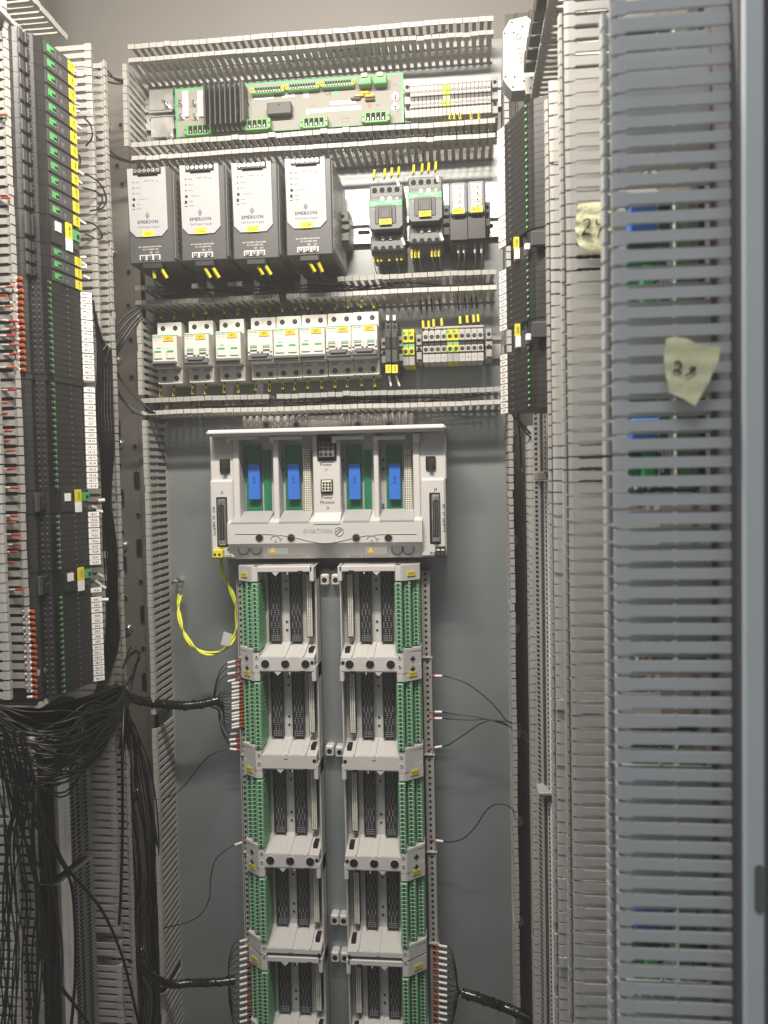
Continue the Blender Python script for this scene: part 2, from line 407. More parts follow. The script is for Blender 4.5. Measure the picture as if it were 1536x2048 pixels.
def at(px,py,d): v=W(px,py,d); return Vector((v.x,0,v.z)), -d*0+ (d-CY)*1000   # root on the plate, local y of the front
def screwhead(r=2.6, m='zinc', depth=1.6):
    s=B().cyl((0,0,0),r,-depth,'y',m,12).box(-r*.8,r*.8,-depth-.15,-depth+.2,-.35,.35,'screw_dark'); s.box(-.35,.35,-depth-.15,-depth+.2,-r*.8,r*.8,'screw_dark'); return fixn(s.mesh('screw'))
SCR=screwhead(2.4); SCRS=screwhead(1.9); SCRD=screwhead(2.0,'screw_dark'); SCRL=screwhead(1.5,'screw_dark',.8)
# ---------------------------------------------------------------- four power supplies
psu_m={}
def psu(px, py, tag):
    r,y=at(px,py,1.0)
    t=T('power_supply', f'grey and black switching power supply marked {tag}', 'power supply', r, 'power supplies in a row')
    if not psu_m:
        b=B().box(-28.5,32.5,y,-12,-62,60,'dark_plastic',1.5)                        # housing
        b.box(32.5,33.3,y+3,-14,-56,58,'psu_side',.3)
        for k in range(9):
            for z in range(-44,46,8): b.box(33.2,33.5,y+14+k*9,y+19+k*9,z,z+4.5,'black_plastic')
        b.box(-28,32,-14,-10,-40,40,'dark_plastic')
        psu_m['h']=fixn(b.mesh('housing'))
        p=[(-27.5,61),(-19.5,61),(-19.5,52),(-13.5,52),(-13.5,49.5),(14,49.5),(14,52),(18.5,52),(18.5,61),(24.5,61),(24.5,60),(25.3,-19),(17,-27.5),(-17.5,-27.5),(-25.8,-19)]
        b=B().prism([(x,z) for x,z in p], y-1.6, y+.5,'y','psu_panel'); psu_m['p']=fixn(b.mesh('front_panel'))
        b=B().box(-19,18,y-3.2,y+2,52.4,60,'black_plastic',.5); psu_m['c']=fixn(b.mesh('output_connector'))
        b=B().box(-14,14,y-1.2,y+.2,-58,-51,'white_plastic',.3)
        for k in (-1,0,1): b.box(k*9-3.4,k*9+3.4,y-1.5,y,-57,-52,'black_plastic')
        psu_m['i']=fixn(b.mesh('input_connector'))
        b=B().box(-12,15,y-.1,y+14,-70,-60.5,'black_plastic',2); psu_m['g']=fixn(b.mesh('plug_housing'))
        b=B().box(-7.6,7.6,y-2.2,y-1.6,-3.8,3.8,'yellow_tag'); psu_m['t']=fixn(b.mesh('name_tag'))
        b=B().cyl((-19,y-1.4,21),1.9,-.5,'y','hole',12).box(-21.2,-18.4,y-2.1,y-1.6,8,15.5,'hole').box(-20.6,-19,y-2.4,y-1.8,8.6,11,'ink_white')
        psu_m['k']=fixn(b.mesh('adjuster'))
        b=B().prism([(0,4.4),(2.8,0),(0,-4.4),(-2.8,0)], y-1.9,y-1.5,'y','ink_grey'); b.box(-2.4,2.4,y-2.0,y-1.9,-.3,.2,'psu_panel').box(-.3,.3,y-2.0,y-1.9,-3,3,'psu_panel')
        psu_m['l']=fixn(b.mesh('logo'))
        b=B()
        for k in range(3): b.cyl((-19.5,y-1.5,43-7.2*k),1.1,-.3,'y','ink_grey',10)
        psu_m['d']=fixn(b.mesh('indicator_lamps'))
    part('housing',psu_m['h'],t); part('front_panel',psu_m['p'],t); c=part('output_connector',psu_m['c'],t)
    for k in range(6): part('screw',SCR,c,(-15.5+6.1*k,y-3.0,56.5),(0,random.random()*3,0))
    i=part('input_connector',psu_m['i'],t)
    for k in (-1,0,1): part('screw',SCR,i,(k*9,y-1.2,-54.5),(0,random.random()*3,0))
    part('plug_housing',psu_m['g'],t); part('adjuster',psu_m['k'],t); part('indicator_lamps',psu_m['d'],t)
    part('logo',psu_m['l'],t,(-1.5,0,0)).location.z=-.0005
    tg=part('name_tag',psu_m['t'],t,(-1,0,-24)); text(tag,5.6,'ink',tg,(0,y-2.4,0))
    yy=y-1.75
    text('EMERSON',6.3,'ink_blue',t,(-1.2,yy,-9),sx=1.03,bold=.12); text('10A Power Supply',4.1,'ink_grey',t,(-1,yy,-15.3))
    for s,x,z,q in (('Input',-13.5,43,2.4),('Output',-13,35.8,2.4),('Alarm',-13.2,28.6,2.4),('22.5-28.5 Vdc',-6.5,21,2.2),('Single',-13,14.5,2.3),('Parallel',-12.4,8.8,2.3),('24-28 V / 10A',2,44,2.3),('OK',13,42.6,2.3),('+   +    -    -',-4,47,2.6)):
        text(s,q,'ink_grey' if z<40 else 'ink',t,(x,yy,z))
    for s,x,z,q in (('AC 100-240V 2.5A 50-60Hz',0,-40.5,2.7),('DC 110-240V 2.5A',1,-44,2.7),('N/-',2,-48,3.2),('L/+',10,-48,3.2)):
        text(s,q,'ink_white',t,(x,y-.15,z))
    return t
for (px,py,tg) in ((298,431,'UG1'),(403,425,'UG2'),(507,421,'UG3'),(614,413,'UG4')): psu(px,py,tg)
# tagged supply wires below each power supply
for i,(ax,bx,py,tn) in enumerate(((306,321,533,'UG1'),(409,425,532,'UG2'),(514,529,526,'UG3'),(618,635,520,'UG4'))):
    for j,(x,dx) in enumerate(((ax,3 if i==0 else 12),(bx,13 if i!=3 else 10))):
        d=1.005
        wr=wire([(x,py-4,d+.005),(x+1,py+6,d),(x+dx*.6,py+26,d+.01),(x+dx+8,py+40,d+.04),(x+dx+30,py+44,d+.07),(x+dx+45,py+42,d+.09)],.9,
             f'dark wire with a {"left" if j==0 else "right"} hand yellow sleeve under power supply {tn}','tagged wires under the power supplies')
        o=W(x,py-4,d+.005); s=(W(x+1,py+4,d)-o)*1000; e=(W(x+dx,py+23,d+.006)-o)*1000
        sl=sleeve(wr,s,e,2.9,'yellow_tag',sq=True)
        sleeve(wr,(W(x,py-4,d+.005)-o)*1000,(W(x+1,py+3,d)-o)*1000,.9,'red_sleeve' if i in (1,3) else 'white_tag','ferrule')
# ---------------------------------------------------------------- rails on the plate
dinrail('bright zinc rail behind the two contactors',640,1003,(463,450))
dinrail('bright zinc rail behind the breakers and the grey terminals',300,1003,(712,697))
dinrail('zinc rail carrying the green circuit board and the upper terminal strip',292,1003,(230,197),1.122)
# ---------------------------------------------------------------- end brackets
def endbracket(px,py,label,h=42,w=9,d=1.075,m='grey_green'):
    r,y=at(px,py,d); t=T('end_bracket',label,'end bracket',r,'end brackets on the rails')
    b=B().box(-w/2,w/2,y+8,-8,-h/2,h/2,m,.8).box(-w/2+.6,w/2-.6,y+2,y+9,-h/2+3,-h/2+13,m,.5).box(-w/2+.6,w/2-.6,y,y+9,h/2-16,h/2-2,m,.8)
    b.box(-w/2,w/2,y+3,y+9,-4,3,m,.5)
    part('clamp',b,t); s=B()
    for z in (h/2-9,-h/2+17): s.cyl((0,y-.3+(0 if z>0 else 2.4),z),2.6,1,'y','hole',10)
    s.box(-w/2+1.5,w/2-1.5,y+7.2,y+8.2,-1-h/4,1-h/4,'hole')
    part('openings',s,t)
for a in ((686,452,'twin grey end bracket right of power supply UG4',44,16),(893,440,'grey end bracket left of relay KV1',44,9),(974,428,'grey end bracket right of relay KV2',36,9),
          (768,702,'grey end bracket right of breaker QF4',38,9),(801,698,'grey end bracket between the fuse holders and the two earth terminals',38,8),
          (838,695,'grey end bracket left of the ten numbered terminals',38,8),(978,686,'grey end bracket closing the ten numbered terminals',42,9),
          (815,200,'grey end bracket left of the upper terminal strip',52,9),(990,190,'grey end bracket right of the upper terminal strip',52,9)):
    endbracket(*a, m='term_dim' if a[1]>600 or a[1]<300 else 'grey_green')
# ---------------------------------------------------------------- contactors
def contactor(px,py,tag,wht):
    r,y=at(px,py,1.035); t=T('contactor',f'dark grey contactor with green band marked {tag}','contactor',r,'contactors with green bands')
    W2=22.5
    b=B().box(-W2,W2,y+26,-10,-45,45,'grey_plastic',1.2)                     # back body
    b.box(-W2,W2,y+16,y+30,20,44,'grey_plastic',1.5).box(-W2,W2,y+16,y+30,-42,-22,'grey_plastic',1.5)
    for k in range(3): b.box(-W2+.2,W2-.2,y+15.6,y+16.4,21.5+6*k+.2,21.7+6*k,'black_plastic')
    part('housing',b,t)
    b=B().prism([(-W2+.5,17),(W2-.5,17),(W2-.5,-15),(W2-5,-19),(-W2+5,-19),(-W2+.5,-15)],y,y+18,'y','grey_plastic').box(-14,14,y-1,y+1,-13,12,'dark_plastic',1)
    part('front_block',b,t)
    part('green_band',B().box(-W2+.3,W2-.3,y-.5,y+16,9.5,18,'brand_green',.4),t)
    part('armature_window',B().box(-9,9,y-2.6,y,-10,8.5,'black_plastic',.8).box(-6,6,y-3.1,y-2,-6,5,'dark_plastic',.6),t)
    tg=part('name_tag',B().box(-8,8,y-3.6,y-3,-14.5,-7.5,'yellow_tag'),t); text(tag,5.2,'ink',tg,(0,y-3.8,-11))
    text('TeSys',4.4,'ink_white',t,(-14.5,y-.7,14)); text('Schneider',4.6,'ink_white',t,(9.5,y-.7,15.6),bold=.08); text('Electric',2.6,'ink_white',t,(13,y-.7,11.7))
    text('LC1D',2.2,'ink_white',t,(-14,y-.15,7))
    for k in range(4):
        h=B().cyl((0,y+16.5,0),3.5,-1,'y','hole',14); part('terminal_opening',h,t,(-15.5+10*k,0,37))
    for k in range(4):
        h=B().cyl((0,y+16.5,0),3.2,-1,'y','hole',14); part('terminal_opening',h,t,(-15.5+10*k,0,-39.5))
    for k in range(1,4):
        part('screw',SCR if k<3 else SCRD,t,(-15.5+10*k,y+15.8,25),(0,.5+k,0)); part('screw',SCR if k<3 else SCRD,t,(-15.5+10*k,y+15.8,-27),(0,.3+k,0))
    return t
contactor(771,428,'KM1',1); contactor(850,412,'KM2',1)
for i,(xs,y1,kk) in enumerate((((748,769,783,797),349,'KM1'),((827,844,857,871),339,'KM2'))):
    for j,x in enumerate(xs):
        py=y1-(j*2)-(0 if i else 0)
        wr=wire([(x+3,py-32,1.10),(x+2,py-16,1.075),(x,py+2,1.06),(x-1,py+12,1.055)],.8,f'{ORD[j]} of the four wires with yellow sleeve entering contactor {kk} from above','tagged wires above the contactors')
        o=W(x+3,py-32,1.10); sleeve(wr,(W(x+1,py-8,1.066)-o)*1000,(W(x,py+8,1.056)-o)*1000,2.1,'yellow_tag',sq=True)
for (x,y) in ((795,361),(874,352),(804,476),(881,467)):
    o=W(x,y,1.03); dx,dy=(3,12) if y<400 else (5,14)
    b=B().tube([(0,0,0),(W(x+dx,y+dy,1.03)-o)*1000],2.2,'white_tag',4); solo('marker_sleeve',b,f'white marker sleeve at the {"upper" if y<400 else "lower"} right terminal of contactor {"KM1" if x<830 else "KM2"}','wire marker',o,'white sleeves at the contactors')
k_=0
for (x,kk) in [(748,'KM1'),(756,'KM1'),(763,'KM1'),(779,'KM1'),(794,'KM1'),(803,'KM1'),(824,'KM2'),(831,'KM2'),(838,'KM2'),(864,'KM2'),(871,'KM2'),(878,'KM2')]:
    py=515-(x-748)*.06-(3 if x>815 else 0); k_+=1
    wr=wire([(x,py-26,1.07),(x,py-8,1.065),(x+1,py+10,1.065),(x+4,py+28,1.08),(x+9,py+42,1.10)],.7,f'{ORD[(k_-1)%6]} of the six yellow sleeved wires below contactor {kk}','tagged wires under the contactors',m='cable_black' if x%2 else 'grey_green')
    o=W(x,py-26,1.07); sleeve(wr,(W(x,py-9,1.065)-o)*1000,(W(x,py+9,1.065)-o)*1000,1.9,'yellow_tag',sq=True)
# ---------------------------------------------------------------- plug-in relays KV1, KV2
def kvrelay(px,py,tag):
    r,y=at(px,py,1.035); t=T('plug_in_relay',f'boxy relay with clear grey cover marked {tag}','relay',r,'plug-in relays at the right')
    part('socket',B().box(-12.3,12.3,y+10,-10,-38,40,'dark_plastic',1).box(-12,12,y+6,y+12,-36,-6,'black_plastic',1),t)
    part('cover',B().box(-11,11,y,y+12,-4,37,'clear_grey',2.5).box(-8,8,y-.6,y+.5,2,34,'psu_side',2),t)
    for k in range(4): part('pin_socket',B().cyl((0,y-.8,0),2.2,-.8,'y','zinc',10).cyl((0.3,y-1.5,-.3),1.3,-.5,'y','hole',10),t,(1.5,0,29-8.2*k))
    tg=part('name_tag',B().box(-7.8,7.8,y-1.8,y-1.1,-4,3,'yellow_tag'),t); text(tag,5,'ink',tg,(0,y-2,-.5))
kvrelay(917,422,'KV1'); kvrelay(953,419,'KV2')
for j,x in enumerate((917,928,950,963)):
    wr=wire([(x,478,1.06),(x,498,1.055),(x+1,520,1.06),(x-4,545,1.085),(x-12,560,1.10)],.8,f'{ORD[j]} of four grey wires with white sleeve under the two plug-in relays','wires under the plug-in relays',m='grey_plastic')
    o=W(x,478,1.06); sleeve(wr,(W(x,488,1.056)-o)*1000,(W(x,506,1.056)-o)*1000,1.7,'white_tag',sq=True)
# ---------------------------------------------------------------- circuit breakers
bm={}
def breaker(px,py,tag,kind):
    r,y=at(px,py,1.053); t=T('circuit_breaker',f'white two pole breaker marked {tag} with '+('twin green topped rocker windows' if kind=='a' else 'dark toggle slots and grey lever'),'circuit breaker',r,'white circuit breakers in a row')
    sy=y+20
    if kind not in bm:
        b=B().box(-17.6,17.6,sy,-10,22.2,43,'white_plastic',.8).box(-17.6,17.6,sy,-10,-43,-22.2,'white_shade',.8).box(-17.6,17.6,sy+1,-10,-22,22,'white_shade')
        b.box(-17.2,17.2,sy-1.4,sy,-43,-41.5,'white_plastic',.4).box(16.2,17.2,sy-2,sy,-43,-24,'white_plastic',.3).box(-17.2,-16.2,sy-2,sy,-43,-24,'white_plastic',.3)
        if kind=='b': b.box(-.5,.5,sy-.8,sy,24,43,'white_shade').box(-.6,.6,sy-1.2,sy,-42,-24,'white_plastic')
        for x in (-8.9,8.9):
            for z in (-24.6,-26.6): b.box(x-5,x+5,sy-.3,sy+.2,z-.35,z+.35,'grey_plastic')
        bm[kind]=fixn(b.mesh('housing'))
        b=B().box(-17.5,17.5,y,sy+1,-22,23,'white_plastic',1.0)
        b.box(-17.5,17.5,y-.25,y+.2,20.8,21.6,'brand_green')
        if kind=='b': b.box(-.15,.15,y-.2,y,0,20,'white_shade')
        else: b.box(-16,16,y-.15,y+.1,3,3.4,'white_shade').box(-11,-5.5,y-.3,y,3.6,4.3,'dark_plastic')
        bm[kind+'n']=fixn(b.mesh('front_block'))
        b=B()
        if kind=='a': b.box(-7,7,y-1.8,y+2,-12,1.4,'white_plastic',2.2).box(-4.8,4.8,y-2.2,y,-2.6,.6,'brand_green',.5)
        else: b.box(-7.8,-4.6,y-2.6,y+2,-8.5,2,'white_plastic',1).box(4.6,7.8,y-2.6,y+2,-8.5,2,'white_plastic',1).box(-4.6,4.6,y-.4,y+1,-7,1.5,'dark_plastic').box(-4.2,4.2,y-.8,y,-1.6,1,'term_green').box(-4.2,4.2,y-.8,y,-4.6,-2.6,'white_shade')
        bm[kind+'w']=fixn(b.mesh('rocker'))
        if kind=='a': b=B().box(-17.3,17.3,y-5,y+4,-19,-14.5,'grey_plastic',1.2).box(-17,17,y-2,y+6,-22,-18,'grey_plastic',1)
        else: b=B().box(-17.3,17.3,y-4,y+4,-20,-12,'grey_plastic',1.4).prism([(-13,-10.5),(13,-10.5),(10,-15),(-10,-15)],y-6.5,y-2,'y','grey_plastic')
        bm[kind+'l']=fixn(b.mesh('lever'))
    part('housing',bm[kind],t); part('front_block',bm[kind+'n'],t)
    for x in (-8.9,8.9): part('rocker',bm[kind+'w'],t,(x,0,0))
    part('lever',bm[kind+'l'],t)
    for x in (-8.9,8.9):
        for z in (35,-35.5): part('terminal_screw',B().cyl((0,sy+.2,0),3.4,-.8,'y','hole',14).cyl((0,sy-.5,0),2.2,-.3,'y','screw_dark',10).box(-2,2,sy-1,sy-.7,-.3,.3,'hole'),t,(x,0,z),(0,0,0))
    tg=part('name_tag',B().box(-7.2,7.2,y-.9,y-.3,-3.4,3.4,'amber_tag'),t,(6.2,0,16.8)); text(tag,4.3,'ink',tg,(0,y-1.05,0))
    text('Schneider',3.3,'ink_green',t,(-9.6,y-.3,19),bold=.05); text('iC60N  C10A',1.9,'ink_grey',t,(-10,y-.2,15.3))
for px,tg,kd in ((329,'SF1','a'),(393,'SF2','b'),(456,'SF3','a'),(520,'SF4','b'),(572,'QF1','a'),(624,'QF2','a'),(677,'QF3','b'),(729,'QF4','b')):
    py=702-(px-329)*.051
    breaker(px,py,tg,kd)
    for j,ox in enumerate((-13,13)):
        for up in (1,0):
            x=px+ox+6; pyy=py-68-random.random()*8 if up else py+78+random.random()*4
            dx=random.uniform(-6,6)
            if up: pp=[(x+dx,pyy-22,1.10),(x+dx*.5,pyy-10,1.085),(x,pyy+6,1.085),(x,pyy+16,1.085)]
            else: pp=[(x,pyy-16,1.085),(x,pyy-6,1.085),(x+dx*.5,pyy+10,1.085),(x+dx*2,pyy+26,1.10),(x+dx*3,pyy+34,1.11)]
            wr=wire(pp,1.2,f'{"left" if j==0 else "right"} yellow sleeved wire {"entering the top" if up else "leaving the bottom"} of breaker {tg}','sleeved wires at the breakers')
            o=W(*pp[0]); a_,b_=(pp[1],pp[2]) if up else (pp[1],pp[2])
            sleeve(wr,(W(*a_)-o)*1000,(W(*b_)-o)*1000,2.0,'yellow_tag',sq=True)
# two slim fuse holders
for k,(px,nm) in enumerate(((776,'left'),(789,'right'))):
    r,y=at(px,695,1.05); t=T('fuse_terminal',f'tall slim dark fuse terminal, the {nm} of the pair right of breaker QF4','fuse terminal',r,'fuse terminals')
    part('housing',B().box(-4.2,4.2,y+8,-10,-32,36,'dark_plastic',.8).box(-3.9,3.9,y,y+9,-20,22,'dark_plastic',1).box(-3.2,3.2,y-1.2,y+1,-2,14,'black_plastic',.6),t)
    for z in (29,22): part('opening',B().cyl((0,y+7.8,0),2.2,-.6,'y','hole',10),t,(0,0,z))
    tg=part('name_tag',B().box(-3.8,3.8,y-1,y+1,-34,-23,'yellow_tag'),t); text('FU%d'%(k+1),3.8,'ink',tg,(0,y-1.2,-28.5),rot=(math.pi/2,math.pi/2,0))
    part('marker',B().box(-1.8,1.8,y+4,y+6,37,44,'white_tag').tube([(0,y+10,-36),(2+k*3,y+12,-50)],1.7,'white_tag',4),t)
# rail terminals
def terminals(root, n, pitch, z0, H, y, yg, lab, mm='term_grey', nums=True, dark=True):
    for i in range(n):
        g=i in yg; c='yellow_tag' if g else mm; x=(i-(n-1)/2)*pitch; w2=pitch/2-.15
        key=('T',g,round(pitch,2),round(H,1),mm,dark)
        if key not in bm:
            b=B().box(-w2,w2,y+5,-8,-H/2,H/2,c,.5).box(-w2,w2,y,y+6,H*.12,H*.42,c,.6).box(-w2,w2,y,y+6,-H*.22,-H*.02,c,.6).box(-w2,w2,y+1,y+7,-H*.5,-H*.26,'term_grey' if not g else 'term_dim',.4)
            b.box(-w2+.1,w2-.1,y+2.5,y+6,-H*.02,H*.12,'term_green' if g else 'black_plastic',.3)
            if g: b.box(-w2,0,y-.1,y+.3,H*.34,H*.42,'bright_green').box(-w2,0,y-.1,y+.3,-H*.22,-H*.17,'bright_green')
            for z in (H*.25,-H*.12): b.cyl((0,y+.2,z),w2*.72,-.5,'y','hole',10).cyl((0,y-.4,z),w2*.42,-.15,'y','screw_dark',8)
            bm[key]=fixn(b.mesh('terminal'))
        o=part('terminal',bm[key],root,(x,0,z0),label='yellow and green earth terminal' if g else None)
        if nums and not g: text(str(i+1),pitch*.5,'ink_grey',o,(0,y+.8,-H*.38))
r,y=at(817,694,1.075); t=T('earth_terminal_pair','two yellow and green earth terminals side by side between grey brackets','terminal block',r); terminals(t,2,8.2,0,50,y,(0,1),'')
r,y=at(906,689,1.075); t=T('terminal_strip','strip of ten numbered terminals, two of them yellow green, right of the fuse holders','terminal strip',r); terminals(t,10,8.25,0,46,y,(4,5),'')
part('end_cover',B().box(-42,42,y+3,-10,22.5,25.5,'term_grey',.6),t)
r,y=at(901,196,1.07); t=T('terminal_strip','strip of twenty small terminals right of the green circuit board','terminal strip',r); terminals(t,20,5.4,0,44,y,(8,9),'')
part('end_cover',B().box(-56,56,y+4,-10,21,23.5,'term_grey',.6),t)
for j,(x,py) in enumerate(((847,657),(858,657),(868,654),(884,652),(921,648),(935,646),(948,645),(957,644))):
    wr=wire([(x-6,py-58,1.10),(x-4,py-36,1.085),(x-1,py-16,1.08),(x,py+8,1.08)],1.1,f'{ORD[j]} of eight black wires with yellow sleeve into the ten numbered terminals','wires into the ten terminals')
    o=W(x-6,py-58,1.10); sleeve(wr,(W(x-1,py-15,1.08)-o)*1000,(W(x,py,1.078)-o)*1000,2.2,'yellow_tag',sq=True)
for j,(x,dx) in enumerate(((902,-3),(911,-3),(919,2),(942,1),(958,0))):
    wr=wire([(x+1,218,1.08),(x,228,1.07),(x+dx,242,1.075),(x+dx-1,262,1.10)],.6,f'{ORD[j]} of five thin wires with yellow sleeve under the twenty terminal strip','wires under the upper terminal strip')
    o=W(x+1,218,1.08); sleeve(wr,(W(x,226,1.072)-o)*1000,(W(x+dx,239,1.072)-o)*1000,2.1,'yellow_tag',sq=True)
# ---------------------------------------------------------------- green circuit board
r,y=at(578,208,1.09); t=T('circuit_board','long grey faced circuit board with green edges, plugs and a black heat sink','circuit board',r)
def LB(px,py,d): return loc_mm(t,px,py,d)
hb=(LB(350,178,1.09).z+LB(808,144,1.09).z)/2; lb_=(LB(352,272,1.09).z+LB(806,248,1.09).z)/2; xl=LB(351,225,1.09).x; xr=LB(807,200,1.09).x
part('board',B().box(xl,xr,y,y+1.6,lb_,hb,'bright_green').box(xl+2.6,xr-2.6,y-.3,y+.1,lb_+.6,hb-2.4,'board_face'),t)
part('rail_foot',B().box(xl+1,xl+26,y+2,-8,lb_+4,hb-6,'term_green',1),t); part('rail_foot',B().box(xr-26,xr-1,y+2,-8,lb_+4,hb-6,'term_green',1),t)
h=B(); v=LB(443,203,1.06); 
for k in range(8): h.box(v.x-26+k*7.2,v.x-23.4+k*7.2,y-28,y-3,v.z-29,v.z+29,'black_plastic',.5)
h.box(v.x-26,v.x+27,y-5,y-1,v.z-29,v.z+29,'black_plastic').box(v.x+24,v.x+30,y-26,y-3,v.z-26,v.z+28,'dark_plastic',.8)
part('heat_sink',h,t)
def plug(px,py,n,pitch,hh,m,label,ends='plug_green',deep=9):
    v=LB(px,py,1.075); w=n*pitch/2; b=B().box(v.x-w-5,v.x+w+5,y-deep-3,y-.3,v.z-hh/2,v.z+hh/2,m,.8)
    for s_ in (-1,1): b.box(v.x+s_*(w+3.3)-1.8,v.x+s_*(w+3.3)+1.8,y-deep-4.5,y-deep-2,v.z-hh/2+.8,v.z+hh/2-.8,ends,.5).cyl((v.x+s_*(w+3.3),y-deep-4.4,v.z),1.1,-.4,'y','hole',8)
    for k in range(n):
        x=v.x-w+(k+.5)*pitch; b.box(x-pitch*.40,x+pitch*.40,y-deep-3.4,y-deep-2.8,v.z-hh*.34,v.z+hh*.36,'hole').box(x-.5,x+.5,y-deep-4,y-deep-3,v.z-hh*.3,v.z-hh*.1,'zinc')
    part('plug_socket',b,t,label=label)
for px,py,n in ((533,175,10),(603,168,10),(674,162,10)): plug(px,py,n,3.7,9,'plug_green','long narrow plug socket with yellow ends','yellow_tag',6)
for px,py in ((394,257),(513,246),(627,242),(751,231)): plug(px,py,4,7.0,15,'plug_green','four pole green plug socket')
for px,py in ((728,155),(759,153)):
    v=LB(px,py,1.07); part('plug_socket',B().box(v.x-9,v.x+9,y-14,y-.3,v.z-6,v.z+6,'plug_green',1).box(v.x-4,v.x+4,y-17,y-12,v.z+3,v.z+8,'white_tag',.6).box(v.x-7,v.x+7,y-14.3,y-13.8,v.z-5,v.z-1,'brand_green'),t,label='small green plug with white latch')
v=LB(557,214,1.075); part('relay_block',B().box(v.x-17,v.x+17,y-13,y-.3,v.z-8,v.z+8,'dark_plastic',.8).cyl((v.x,y-13,v.z+4),1,-.4,'y','hole',8),t)
for px in (366,396):
    v=LB(px,203,1.085); part('busbar',B().box(v.x-2,v.x+7,y-3,y-.4,v.z-20,v.z+16,'white_shade',.5),t)
def bolt(px,py,L=10,R=4.2,par=None,yy=None,lab=None):
    v=loc_mm(par,px,py,1.085); yy=y if yy is None else yy
    b=B().cyl((0,yy,0),R*1.35,-1.5,'y','zinc',18).cyl((0,yy-1.5,0),R,-4,'y','chrome',6,smooth=False).cyl((0,yy-5.5,0),R*.5,-L,'y','chrome',10)
    part('bolt',b,par,(v.x,0,v.z),(0,random.random(),0),label=lab)
for px,py in ((361,205),(388,205),(362,232),(390,232),(790,190),(790,212)): bolt(px,py,5,3.6,t)
for px,py,c in ((717,186,'copper'),(738,186,'amber_tag'),(710,192,'dark_plastic'),(739,194,'dark_plastic'),(727,180,'amber_tag')):
    v=LB(px,py,1.08); part('capacitor',B().box(v.x-7,v.x+7,y-4.5,y-.3,v.z-1.8,v.z+1.8,c,1.2),t,rot=None)
for px,py in ((482,190),(482,216)):
    v=LB(px,py,1.07); part('transistor',B().box(v.x-3,v.x+3,y-14,y-3,v.z-4,v.z+4,'zinc',.6).box(v.x-2,v.x+6,y-10,y-1,v.z-6,v.z-3,'black_plastic',.6).cyl((v.x,y-14,v.z),1.6,-.8,'y','screw_dark',8),t)
b=B()
for k in range(14):
    v=LB(491+(k%2)*3,188+k*3.4,1.085); b.box(v.x-.6,v.x+.6,y-2,y-.3,v.z-.5,v.z+.5,'hole')
part('solder_pins',b,t,kind='stuff')
def lab(px,py,w,h,txt,m='white_tag',q=2.2):
    v=LB(px,py,1.09); p=part('printed_label',B().box(v.x-w/2,v.x+w/2,y-.6,y-.3,v.z-h/2,v.z+h/2,m),t)
    if txt: text(txt,q,'ink',p,(v.x,y-.75,v.z))
lab(528,196,28,4,'ISO 9001:2015'); lab(577,190,18,6,'00 2314'); lab(612,190,7,7,'B','white_tag',3.5); lab(686,205,36,4.6,'ASSEMBLED IN EU',q=2.4); lab(672,219,70,5,'|||| || ||| |||| | ||| ||',q=3.2); lab(616,224,5,7,'R',q=3)
v=LB(656,187,1.09); text('CE',8,'ink_grey',t,(v.x,y-.5,v.z)); 
for px,py,c in ((672,187,'bright_green'),(739,211,'orange_sleeve')):
    v=LB(px,py,1.09); part('round_mark',B().cyl((v.x,y-.3,v.z),3.4,-.3,'y',c,16),t)
v=LB(756,210,1.09); text('(C)',4,'ink_grey',t,(v.x,y-.5,v.z)); v=LB(775,184,1.09); text('!',6,'red_sleeve',t,(v.x,y-.5,v.z))
for px,py,s,q in ((630,188,'POWER DIST',2.2),(690,237,'24 VDC FEED',2.2),(690,244,'A  B  C  D',2.2),(626,212,'F1 F2 F3',2),(385,190,'L1',2),(560,236,'DC OUT',2.2),(790,170,'GND',2.2)):
    v=LB(px,py,1.09); text(s,q,'ink_grey',t,(v.x,y-.45,v.z))
# earth plate with two studs left of the board
r,y=at(322,222,1.11); t=T('earthing_plate','galvanised bracket with two long bolts left of the circuit board','bracket',r)
part('plate_upper',B().box(-19,17,-16,-14,3,34,'zinc',.5).box(-19,17,-20,-14,-2,1,'zinc',.5),t); part('plate_lower',B().box(-17,17,-18,-15,-36,-5,'zinc',.5).box(-17,17,-18.6,-17,-8,-7,'screw_dark'),t)
bolt(320,194,14,4,t,-16,'long threaded bolt'); bolt(326,256,2,4.2,t,-18)
b=B().cyl((0,-16.5,0),3,1,'y','hole',12); v=loc_mm(t,343,222,1.11); part('hole',b,t,(v.x,0,v.z))
# ---------------------------------------------------------------- controller backplane (wide beige base)
BD=1.055
r=W(652,985,BD); y=(BD-CY)*1000
t=T('controller_backplane','wide beige controller base with four blue tipped bays and embossed lettering','controller base',(r.x,0,r.z)); BPL=t
def Q(px,py,d=BD): return loc_mm(t,px,py,d)
def qbox(b,x0,y0,x1,y1,ya,yb,m,c=0,d=None):
    d=BD if d is None else d
    l=(Q(x0,y0,d).x+Q(x0,y1,d).x)/2; rr=(Q(x1,y0,d).x+Q(x1,y1,d).x)/2; tt=(Q(x0,y0,d).z+Q(x1,y0,d).z)/2; bb=(Q(x0,y1,d).z+Q(x1,y1,d).z)/2
    return b.box(l,rr,ya,yb,bb,tt,m,c)
b=B(); qbox(b,411,854,892,867,y-24,0,'base_plastic',3.5,1.033); part('top_shelf',b,t)
b=B(); qbox(b,417,866,466,963,y+6,0,'base_plastic',1.5); qbox(b,420,960,466,1118,y+1,0,'base_plastic',2.5); qbox(b,838,862,892,960,y+6,0,'base_plastic',1.5); qbox(b,842,957,892,1114,y+1,0,'base_plastic',2.5)
qbox(b,464,866,840,1046,y+34,-2,'base_plastic')
part('rear_shell',b,t)
